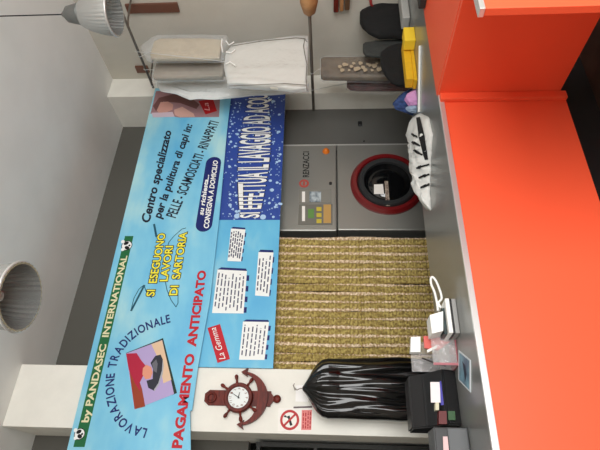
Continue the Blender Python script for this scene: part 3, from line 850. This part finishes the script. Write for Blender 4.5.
PLAST = film('clear_garment_film', (236, 238, 238), .20, .12)
PLAST2 = film('thin_garment_film', (236, 238, 238), .10, .1)
PLASTW = film('milky_garment_film', (228, 230, 228), .55, .2)
TAN = mat('tan_wool', (190, 176, 150), .9, var=.1, vscale=20)
TAN2 = mat('grey_tan_wool', (150, 138, 118), .9, var=.15, vscale=20)
CREAMC = mat('cream_cloth', (222, 216, 202), .9, bump=.3, bscale=9, var=.06)
BRNC = mat('brown_cloth', (104, 88, 66), .9, rgb2=(84, 68, 50), vscale=16)
MAROON = mat('maroon_cloth', (96, 34, 36), .85, rgb2=(70, 26, 28), vscale=14)
def hang(name, label, cat, quad_px, y, hd, m, filmm=None, pad=1.0, seed=1, folds=.08, group=None, hook_to=None, rail_x=None, k=7, pw=.45, fsecs=None):
    """garment whose outline rows are given as (u, v_left, v_right) in its own plane y"""
    secs = []
    for u, v0, v1 in quad_px:
        a = on_y(u, v0, y); b = on_y(u, v1, y); secs.append(((a.z + b.z) / 2, (a.x + b.x) / 2, y, abs(a.x - b.x) / 2, hd))
    secs.sort(key=lambda s: -s[0])
    t = thing(name, label, cat, (secs[0][1], y, secs[-1][0]), group)
    part('cloth', garment(secs, 96, folds, k, seed, 60, pw=pw), m, t, None, True)
    if filmm:
        s2 = [(s[0] + (.012 if i == 0 else (-.02 if i == len(secs) - 1 else 0)), s[1], s[2], s[3] + .012 * pad, s[4] + .014 * pad) for i, s in enumerate(secs)]
        if fsecs:
            s2 = []
            for u, v0, v1 in fsecs:
                a = on_y(u, v0, y); b = on_y(u, v1, y); s2.append(((a.z + b.z) / 2, (a.x + b.x) / 2, y, abs(a.x - b.x) / 2, hd + .014))
            s2.sort(key=lambda q_: -q_[0])
        part('plastic_cover', garment(s2, 96, folds * 1.6, k, seed + 5, 70, False, pw=pw), filmm, t, 'clear plastic cover', True)
    if hook_to is not None:
        top = secs[0]; hx = rail_x
        ps = [(top[1], y, top[0] - .01), (top[1] * .6 + hx * .4, y, top[0] + (hook_to - top[0]) * .4), (hx - .012, y, hook_to - .01)]
        for a in range(6): 
            an = PI + PI * -a / 5
            ps.append((hx + .016 * math.cos(an), y, hook_to + .016 * math.sin(an)))
        part('hanger_hook', T(ps, .003, 6), ALU, t)
    return t
hang('wrapped_trousers', 'pale tan folded trousers in clear plastic on the high rail', 'garment', [(153, 58, 43), (158, 60, 40), (200, 60, 39.5), (221, 59.5, 41)], 2.93, .028, TAN, PLAST, seed=2, hook_to=zr, rail_x=xr, folds=.05, fsecs=[(142, 52, 49), (149, 60, 40), (155, 61.5, 37), (226, 61, 37)])
hang('wrapped_trousers', 'darker grey tan folded trousers in plastic beside the pale tan pair', 'garment', [(156, 79, 62), (160, 79.5, 61.5), (224, 78, 62)], 3.08, .028, TAN2, PLAST, seed=4, hook_to=zr, rail_x=xr, folds=.16)
hang('wrapped_garment', 'long cream garment in milky plastic hanging in front of banner end', 'garment', [(229, 74, 51), (233, 83, 46), (262, 87, 42), (298, 90, 39.5), (306, 87, 42)], 2.86, .03, CREAMC, PLASTW, seed=7, hook_to=zr, rail_x=xr - .02, folds=.12, fsecs=[(226, 72, 54), (231, 86, 46), (262, 88, 41), (298, 91.5, 37.5), (307.5, 91, 37.5)])
wg = [o for o in bpy.data.objects if o.name == 'wrapped_garment'][0]
SEAM = mat('seam_grey', (112, 108, 100), .6)
for pp_ in ([(232, 46), (262, 41), (296, 37.8), (304, 38.5), (307.5, 42)], [(305, 38), (303.5, 46), (305, 55), (307, 64), (306, 78), (307, 91)], [(229, 86), (262, 84.5), (285, 83.5), (306, 85)]):
    part('cover_seam', T([on_y(u, v, 2.86 - .052) for u, v in pp_], .0035, 6), SEAM, wg, 'dark plastic seam')
for pp_ in ([(222, 39), (221.5, 45), (222.5, 52)], [(226, 41), (229, 45), (234, 42)], [(226, 52), (231, 53), (235, 50)], [(226, 64), (230, 62), (236, 66)]):
    part('hanger_clip', T([on_y(u, v, 2.86 - .06) for u, v in pp_], .006, 8), WHITE, wg, 'white hanger end')
hang('plastic_sleeve', 'loose empty translucent plastic cover curving over banner top right corner', 'cover', [(158, 86, 80), (163, 91, 76), (178, 94, 77), (192, 100, 78), (230, 98, 80), (270, 95, 83), (309, 91.5, 84)], 3.28, .02, film('loose_film', (238, 240, 238), .78, .2), seed=9, hook_to=zr, rail_x=xr, folds=.5, pw=.8)
hang('brown_garment', 'brown garment on the lower rail, broadest of those below it', 'garment', [(321, 77, 60), (324, 79, 58.5), (390, 79, 58), (408, 79, 58)], 3.12, .035, BRNC, PLAST2, seed=3, hook_to=z2, rail_x=xr2, folds=.12)
hang('maroon_garment', 'narrow maroon garment hanging beside the brown one by pier', 'garment', [(347, 86, 81), (350, 89, 79), (358, 90, 77.5), (400, 90, 78), (410, 90, 78)], 3.3, .03, MAROON, PLAST2, seed=6, hook_to=z2, rail_x=xr2 - .02, folds=.2)
bg_ = [o for o in bpy.data.objects if o.name == 'brown_garment'][0]
rnd = random.Random(12); bm = bmesh.new(); bb_ = []
for i in range(26):
    u = 340 + i * 2.3; v = 66.5 + 3.6 * math.sin(i * 1.9)
    p = on_y(u, v, 3.12 - .066); r_ = rnd.uniform(.012, .026)
    lathe(bm, [(0, p.y - .0015), (r_, p.y), (0, p.y + .0015)], 7, 'y', (p.x, 0, p.z)) if False else flat(bm, [p + Vector((r_ * math.cos(k * PI / 3.5) * (1 + .5 * (k % 2)), -i * 1e-5, r_ * math.sin(k * PI / 3.5))) for k in range(7)])
part('printed_pattern', bm, mat('pale_print', (176, 158, 132), .8), bg_, 'pale leafy print')
# end block of the lower rail, and the slats on the side wall
lr = [o for o in bpy.data.objects if o.name == 'clothes_rail.001'][0]
ye = on_x(310, 15, xr2).y
part('end_block', lathe(bmesh.new(), [(.02, ye), (.05, ye - .03), (.072, ye - .12), (.066, ye - .22), (.03, ye - .26)], 20, 'y', (xr2, 0, z2)), WOODT, lr, 'tan wooden end block', True)
p = on_x(334, 11.5, XS - .04)
t = thing('wooden_wall_rack', 'brown slatted wooden rack on side wall above the black jacket', 'rack', (XS, p.y - .2, on_x(350, 11, XS - .04).z))
for k, (u0, u1, m) in enumerate(((333.5, 338.5, WOODR), (339.5, 343.5, WOODT), (344.5, 349.5, mat('dark_brown_wood', (92, 66, 44), .5)))):
    za = on_x(u0, 11.5, XS - .04).z; zb_ = on_x(u1, 11.5, XS - .04).z
    part('slat', B((XS - .06, p.y - .45, zb_), (XS, p.y - .01 * k, za), .008), m, t)
solo('red_strap', T([on_x(370, -4, XS - .02), on_x(371, 4, XS - .02), on_x(374, 8.5, XS - .02)], .012, 8), mat('red_webbing', (150, 36, 36), .7), 'short red strap hanging on side wall over the black jacket', 'strap', smooth=True)

# ------------------------------------------------------------------ things on the counter, from the till to the yellow boxes
ZW = ZT + .001
def on_top(u, v): return on_z(u, v, ZW)
# black till
y0 = 2.62; y1_ = 2.93
a = on_y(455, 425, y0); b = on_y(455, 369, y0); ztil = on_y(416, 400, y1_ - .1).z
t = thing('cash_register', 'black cash register with white card and blue strip below hanging garment', 'till', ((a.x + b.x) / 2, 2.78, ZW))
zt_ = on_y(414, 400, y0 + .02).z
xa, xb = a.x, b.x
bm = bmesh.new()
prof = [(y0 + .02, ZW), (y1_, ZW), (y1_, zt_), (y0 + .16, zt_), (y0 + .11, zt_ - .07), (y0 + .0, ZW + .07)]
va = [bm.verts.new((xa, p[0], p[1])) for p in prof]; vb = [bm.verts.new((xb, p[0], p[1])) for p in prof]
bm.faces.new(va); bm.faces.new(vb[::-1])
for i in range(6): bm.faces.new((va[i], vb[i], vb[(i + 1) % 6], va[(i + 1) % 6]))
bmesh.ops.recalc_face_normals(bm, faces=bm.faces); bmesh.ops.bevel(bm, geom=list(bm.edges), offset=.008, segments=2, affect='EDGES')
body = part('body', bm, DARKP, t)
YT = y0 + .045
part('card', slab_px([(431, 402.5), (430.3, 382), (439.5, 382), (441, 402.5)], y0 + .02, y0 + .024), mat('card_white', (236, 226, 226), .6), t, 'white card')
part('card_stem', slab_px([(435.5, 410), (435.5, 402.5), (439, 402.5), (439, 410)], y0 + .02, y0 + .06), mat('stem_ivory', (214, 208, 180), .6), t)
part('blue_strip', slab_px([(441, 405), (440, 381), (446, 380.5), (447.5, 405)], y0 + .012, y0 + .05), mat('blue_plastic', (40, 28, 150), .4), t, 'blue strip')
part('red_key', slab_px([(439, 424), (439, 411), (446.5, 411), (447, 424)], y0 + .004, y0 + .05), mat('dark_red_key', (96, 18, 18), .5), t, 'dark red key')
part('green_key', slab_px([(448.5, 420), (448, 411), (455, 411), (455.5, 420)], y0 - .004, y0 + .03), mat('dark_green_key', (24, 74, 24), .5), t, 'dark green key')
# grey device at the frame's edge
t = thing('card_terminal', 'dark grey desk device with pink and white label beside the cash register', 'device', (.2, 2.6, ZW))
yd0 = on_z(469, 438, ZW).y
c1 = on_y(460, 427.5, yd0); zt2 = on_y(434.5, 440, yd0).z; zm2 = on_y(448.5, 440, yd0).z
part('body', B((c1.x - .34, yd0, ZW), (c1.x, yd0 + .16, zt2), .008), GREYP, t)
part('screen_bezel', B((c1.x - .33, yd0 - .008, zm2), (c1.x - .004, yd0, zt2 - .004), .002), DARKP, t)
part('label', slab_px([(443.5, 451), (443, 436.5), (447.5, 436.5), (449, 451)], yd0 - .012, yd0 - .008), mat('label_pink', (226, 190, 190), .6), t, 'pale pink label')
# clear leaflet box
YX = on_top(457, 350).y
CLEAR = film('clear_acrylic', (226, 224, 224), .22, .05)
def bx_px(u0, u1, v0, v1, y, dpt, m=None, bev=.002):
    a = on_y(u0, v0, y); b = on_y(u1, v1, y)
    return B((min(a.x, b.x), y, min(a.z, b.z)), (max(a.x, b.x), y + dpt, max(a.z, b.z)), bev)
l0 = on_y(455, 366.5, YX).x; l1 = on_y(455, 334.5, YX).x
zlb = on_y(432, 350, YX).z; ztp = on_y(411, 350, YX + .12).z
l0 += .006
t = thing('leaflet_holder', 'clear plastic leaflet holder with pink edges beside the cash register', 'holder', ((l0 + l1) / 2, YX + .07, ZW))
bm = bmesh.new(); w = .004
box(bm, (l0, YX, ZW), (l1, YX + w, zlb)); box(bm, (l0, YX + .14, ZW), (l1, YX + .14 + w, ztp)); box(bm, (l0, YX + w, ZW), (l0 + w, YX + .14, zlb)); box(bm, (l1 - w, YX + w, ZW), (l1, YX + .14, zlb))
for f in (.33, .66): box(bm, (l0 + (l1 - l0) * f, YX + w, ZW), (l0 + (l1 - l0) * f + w, YX + .14, zlb))
part('tray', bm, CLEAR, t, 'clear plastic tray')
part('base', B((l0, YX, ZW - .0005), (l1, YX + .144, ZW + .006)), mat('pink_plastic', (168, 96, 104), .4), t, 'pink base')
part('front_strip', B((l0, YX - .003, ZW + .0), (l0 + .012, YX, zlb)), MATS['pink_plastic'], t)
solo('white_card_block', slab_px([(410.5, 352), (411, 337), (420.5, 336.5), (420.5, 352)], YX + .09, YX + .125), WHITE, 'thick white card block standing at the back of the leaflet holder', 'card')
solo('red_leaflets', slab_px([(423.5, 336), (455, 335.5), (453, 340), (438, 350), (424.5, 348)], YX + .03, YX + .042), mat('leaflet_red', (206, 92, 84), .55), 'red leaflet leaning in the clear leaflet holder', 'leaflet')
solo('white_leaflet', slab_px([(427, 350), (427.5, 352.5), (437, 348), (437, 345)], YX + .015, YX + .02), PAPER, 'white folded slip in front of the red leaflet', 'leaflet')
solo('orange_card', slab_px([(429, 343), (428, 337), (437, 337), (437, 343)], YX + .055, YX + .06), mat('card_orange', (238, 160, 40), .5), 'small yellow orange card behind the red leaflet', 'card')
solo('black_pen', T([on_y(422, 358, YX + .06), on_y(440, 372 - 7, YX + .06), on_y(446, 366, YX + .06)], .004, 8), DARKP, 'black pen in the clear leaflet holder', 'pen', smooth=True)
# flat picture sheet lying on the worktop
q = [on_top(459, 350), on_top(471, 360), on_top(471, 392.5), on_top(459, 380)]
bm = bmesh.new()
va = [bm.verts.new((p.x, p.y, ZW)) for p in q]; vb = [bm.verts.new((p.x, p.y, ZW + .003)) for p in q]
bm.faces.new(va); bm.faces.new(vb)
for i in range(4): bm.faces.new((va[i], va[(i + 1) % 4], vb[(i + 1) % 4], vb[i]))
bmesh.ops.recalc_face_normals(bm, faces=bm.faces)
t = thing('picture_card', 'pale blue picture card lying flat on worktop by the leaflet holder', 'card', (sum(p.x for p in q) / 4, sum(p.y for p in q) / 4, ZW))
part('sheet', bm, mat('card_edge_white', (226, 232, 236), .5), t)
def lerpq(s, r): return q[0].lerp(q[1], r).lerp(q[3].lerp(q[2], r), s)
bm = bmesh.new(); flat(bm, [Vector((p.x, p.y, ZW + .0036)) for p in (lerpq(.05, .08), lerpq(.05, .92), lerpq(.95, .92), lerpq(.95, .08))])
pp = part('print', bm, mat('card_print', (124, 166, 184), .5, rgb2=(92, 112, 134), vscale=9), t)
bm = bmesh.new(); flat(bm, [Vector((p.x, p.y, ZW + .0042)) for p in (lerpq(.25, .35), lerpq(.3, .62), lerpq(.55, .72), lerpq(.85, .6), lerpq(.6, .52))])
part('dark_figure', bm, ink('figure', (44, 50, 70)), pp)
# stack: grey pad, white pad, dark device, white box
YS = on_top(458, 316).y
def stack(u0, u1, v0, v1, dy, dpt, z0_, z1_, m, name, label, cat, bev=.003):
    a = on_y(450, v0, YS); b = on_y(450, v1, YS)
    return solo(name, B((a.x, YS + dy, z0_), (b.x, YS + dy + dpt, z1_), bev), m, label, cat)
zz = [ZW, on_y(453.5, 316, YS).z, on_y(447, 316, YS).z, on_y(443.5, 316, YS).z, on_y(430.5, 322, YS).z]
stack(0, 0, 333, 299, 0, .2, zz[0], zz[1] - .004, mat('pad_grey', (168, 168, 166), .5), 'grey pad', 'flat', 'x') if False else None
gp = stack(0, 0, 333, 298.5, .0, .20, ZW, zz[1], mat('pad_grey', (150, 150, 148), .4), 'grey_case', 'flat grey case at the bottom of stack next to leaflet holder', 'case')
wp = stack(0, 0, 333, 298.5, -.004, .2, zz[1] + .012, zz[2], WHITE, 'white_ledger', 'flat white ledger lying on the grey case with black binder between', 'book')
stack(0, 0, 333, 298.5, .002, .2, zz[1], zz[1] + .012, DARKP, 'black_binder', 'thin black binder between white ledger and grey case', 'binder')
dv = stack(0, 0, 332, 306, .03, .14, zz[2], zz[3], mat('dark_teal_plastic', (34, 58, 58), .35, rgb2=(18, 22, 24), vscale=14), 'dark_device', 'dark teal device lying on the white ledger under white box', 'device')
solo('white_box', slab_px([(429.8, 315), (443.0, 311.2), (443.2, 330.8), (432, 333.6)], YS + .02, YS + .12), WHITE, 'small white box tilted on top of the counter stack', 'box')
pts = [on_y(u, v, YS + .09) for u, v in ((438, 311), (437, 303), (434.5, 292), (431.5, 285), (430.8, 279), (432.5, 277), (436, 281), (439, 288), (441, 294), (441.5, 299), (438.5, 303), (441, 308))]
def smooth_pts(P, k=5):
    out = []
    for i in range(len(P) - 1):
        a, b, c, d = P[max(i - 1, 0)], P[i], P[i + 1], P[min(i + 2, len(P) - 1)]
        for j in range(k):
            s = j / k; out.append(.5 * ((2 * b) + (c - a) * s + (2 * a - 5 * b + 4 * c - d) * s * s + (3 * b - a - 3 * c + d) * s ** 3))
    return out + [P[-1]]
solo('white_cable', T(smooth_pts(pts), .0065, 8), WHITE, 'looped white cable standing up from the small white box', 'cable', smooth=True)

# striped white garment lying crumpled on the worktop
CW = mat('white_cotton', (226, 226, 222), .85, bump=.5, bscale=16)
t = thing('white_striped_garment', 'crumpled white garment with black stripes lying on the grey worktop', 'garment', (2.3, 2.75, ZW))
def tops(pts, z=ZW): return [(on_z(u, v, z).x, on_z(u, v, z).y) for u, v in pts]
o1 = tops([(431, 211), (426, 210), (421, 190), (417, 165), (413, 140), (412, 120), (420, 113), (429, 117), (433, 135), (431, 160), (430, 190)])
o1 = [(x, min(y, YD - .02)) for x, y in o1]
part('cloth', heap(o1, ZW, .09, 5, 120, .4, 9.), CW, t, None, True)
bm = bmesh.new()
YSt = 2.60
for (a, b, r) in (((413.5, 140), (420, 143.5), .007), ((412, 147), (421, 151), .008), ((413, 154), (422, 158), .008), ((420, 164), (429, 162), .008), ((421, 175), (429, 172.5), .008), ((422, 184), (430, 181), .008)):
    pass
# black stripes follow the cloth: strips laid over the heap by casting down onto it
heap_o = t.children[0]
bpy.context.view_layer.update()
from mathutils.bvhtree import BVHTree
bv = BVHTree.FromPolygons([heap_o.data.vertices[i].co + ORG[t] for i in range(len(heap_o.data.vertices))], [tuple(p.vertices) for p in heap_o.data.polygons])
def hit_px(u, v):
    d = ray(u, v).normalized(); h_ = bv.ray_cast(EYE, d); return h_[0], h_[1]
def stripe(a, b, wpx):
    bm = bmesh.new(); prev = None; n = 12
    du, dv_ = b[0] - a[0], b[1] - a[1]; L = math.hypot(du, dv_); nu, nv = -dv_ / L * wpx / 2, du / L * wpx / 2
    for i in range(n + 1):
        f = i / n; u, v = a[0] + du * f, a[1] + dv_ * f; tap = 1 - .4 * abs(2 * f - 1)
        p, q_ = hit_px(u + nu * tap, v + nv * tap), hit_px(u - nu * tap, v - nv * tap)
        if p[0] is None or q_[0] is None: prev = None; continue
        cur = (bm.verts.new(p[0] + p[1] * .007), bm.verts.new(q_[0] + q_[1] * .007))
        if prev: bm.faces.new((prev[0], prev[1], cur[1], cur[0]))
        prev = cur
    return bm
INKB = mat('black_knit', (16, 16, 17), .9)
for a, b, w in (((412, 134), (418, 137), 2.4), ((412, 142), (421, 146), 2.6), ((414, 150), (423, 155), 2.8), ((417, 168), (430, 164), 2.8), ((419, 178), (430, 174), 2.8), ((421, 188), (430, 184), 2.8)):
    part('stripe', stripe(a, b, w), INKB, t, 'black stripe')
part('black_lining', stripe((418, 114), (427, 160), 6.0), INKB, t, 'black inside of the garment')
# coloured laundry behind it
zq = ZW
def pile(name, label, cat, y, u0, u1, v0, v1, dpt, m, seed, rough=.4, fine=9, z0_=None):
    a = on_y(u1, v1, y); b = on_y(u1, v0, y); zt3 = on_y(u0, (v0 + v1) / 2, y + dpt * .5).z
    z0_ = ZW if z0_ is None else z0_
    xa, xb = min(a.x, b.x), max(a.x, b.x); n = 16; pts = []
    for j in range(n):
        an = 2 * PI * j / n; c, s = math.cos(an), math.sin(an)
        pts.append(((xa + xb) / 2 + (xb - xa) / 2 * abs(c) ** .7 * (1 if c > 0 else -1), y + dpt / 2 + dpt / 2 * abs(s) ** .7 * (1 if s > 0 else -1)))
    return solo(name, heap(pts, z0_, (zt3 - z0_) * .95, seed, 48, rough, fine), m, label, cat, smooth=True)
pile('blue_cloth', 'dark blue crumpled cloth on worktop behind the white striped garment', 'cloth', 2.87, 396, 412, 86, 110, .09, mat('blue_cotton', (58, 84, 140), .9, rgb2=(40, 56, 96), vscale=22), 21)
pile('pink_cloth', 'pink crumpled cloth on worktop next to the yellow boxes', 'cloth', 2.74, 405, 415, 87, 102, .1, mat('pink_cotton', (206, 150, 200), .9, bump=.3, bscale=20), 22)
pile('pale_blue_cloth', 'pale blue crumpled cloth between pink cloth and white striped garment', 'cloth', 2.78, 404, 416, 103.5, 109, .06, mat('pale_blue_cotton', (160, 180, 206), .9, bump=.3, bscale=20), 23)
# thin white strip on the worktop
s0 = on_top(420.3, 46); s1 = on_top(419.5, 112)
d = (s1 - s0); d.z = 0; nn = Vector((-d.y, d.x, 0)).normalized() * .012
bm = bmesh.new(); q2 = [s0 - nn, s1 - nn, s1 + nn, s0 + nn]
va = [bm.verts.new((p.x, p.y, ZW)) for p in q2]; vb = [bm.verts.new((p.x, p.y, ZW + .012)) for p in q2]
bm.faces.new(va[::-1]); bm.faces.new(vb)
for i in range(4): bm.faces.new((va[i], va[(i + 1) % 4], vb[(i + 1) % 4], vb[i]))
bmesh.ops.recalc_face_normals(bm, faces=bm.faces)
solo('white_ruler', bm, WHITE, 'thin white strip lying along the worktop by the yellow boxes', 'ruler')
# yellow boxes
YEL = mat('yellow_cardboard', (236, 184, 30), .6, var=.08, vscale=20)
YEL2 = mat('bright_yellow_cardboard', (252, 212, 52), .6)
yv = 2.65
def ybox(u0, u1, v0, v1, y, dpt, z0_, m, label):
    a = on_y((u0 + u1) / 2, v1, y); b = on_y((u0 + u1) / 2, v0, y); z1_ = on_y(u0, (v0 + v1) / 2, y).z
    return solo('yellow_box', B((a.x, y, z0_), (b.x, y + dpt, z1_), .003), m, label, 'box', 'yellow cardboard boxes'), z1_
_, zb1 = ybox(412, 420, 41, 80, yv, .09, ZW, YEL, 'long yellow box lying on worktop, lower of the two')
ybox(404.6, 412, 41, 79, yv + .008, .09, zb1 + .0005, YEL, 'long yellow box lying on top of another long yellow box')
ybox(404.2, 420, 27, 40.4, yv - .1, .09, ZW, YEL2, 'short bright yellow box standing at the end of the long ones')
# black bags and clothes behind
BLKC = mat('black_cloth', (8, 8, 9), .9, bump=.4, bscale=14)
BLKG = mat('charcoal_mesh_cloth', (52, 54, 52), .9, bump=.4, bscale=40)
def bag(name, label, rows, y, hd, m, seed, cat='bag', k=5):
    secs = []
    for u, v0, v1 in rows:
        a = on_y(u, v0, y); b = on_y(u, v1, y); secs.append([a.z * .5 + b.z * .5, (a.x + b.x) / 2, y, abs(a.x - b.x) / 2, hd * (1 if 2 < len(secs) else .7)])
    secs[-1][0] = ZW
    return solo(name, garment([tuple(s) for s in secs], 48, .12, k, seed, 40), m, label, cat, smooth=True)
bag('black_bag', 'large black bag slumped on worktop end behind the yellow boxes', [(381, 66, 54), (383, 73, 52), (390, 83, 47), (398, 86, 45), (404, 86, 44)], 2.82, .055, BLKC, 31)
bag('charcoal_bag', 'small charcoal bag between the two black bags on worktop end', [(363, 52, 45), (365, 56, 43), (372, 57, 42), (384, 58, 41), (402, 58, 40)], 2.925, .035, BLKG, 33)
bag('black_jacket', 'bulky folded black jacket heaped on worktop against the side wall', [(360, 22, 14), (362, 27, 11), (368, 33, 8), (378, 38, 4), (388, 38, -2), (400, 38, -4)], 2.84, .06, BLKC, 35, 'jacket')
a = on_y(416, 17, 2.62); zt9 = on_y(402, 10, 2.62).z
solo('plastic_tub', B((a.x, 2.62, ZW), (XS - .05, 2.74, zt9), .012, 3), mat('tub_grey', (176, 176, 172), .5, var=.1), 'pale grey plastic tub on worktop end near the side wall', 'tub')
p0 = on_z(426, 6.0, ZT + .004)
solo('dark_tray', B((p0.x + .01, p0.y - .16, ZT + .0035), (XS - .03, p0.y + .03, ZT + .05), .006), mat('crate_dark', (50, 48, 46), .6), 'flat dark tray lying on the orange stepped top by side wall', 'tray')

# ------------------------------------------------------------------ dark shelving left of the pier
ys0 = 3.9
t = thing('dark_shelf_unit', 'dark shelf unit in the unlit gap beside the clock pier', 'shelf', (-.2, ys0, 0))
bm = bmesh.new()
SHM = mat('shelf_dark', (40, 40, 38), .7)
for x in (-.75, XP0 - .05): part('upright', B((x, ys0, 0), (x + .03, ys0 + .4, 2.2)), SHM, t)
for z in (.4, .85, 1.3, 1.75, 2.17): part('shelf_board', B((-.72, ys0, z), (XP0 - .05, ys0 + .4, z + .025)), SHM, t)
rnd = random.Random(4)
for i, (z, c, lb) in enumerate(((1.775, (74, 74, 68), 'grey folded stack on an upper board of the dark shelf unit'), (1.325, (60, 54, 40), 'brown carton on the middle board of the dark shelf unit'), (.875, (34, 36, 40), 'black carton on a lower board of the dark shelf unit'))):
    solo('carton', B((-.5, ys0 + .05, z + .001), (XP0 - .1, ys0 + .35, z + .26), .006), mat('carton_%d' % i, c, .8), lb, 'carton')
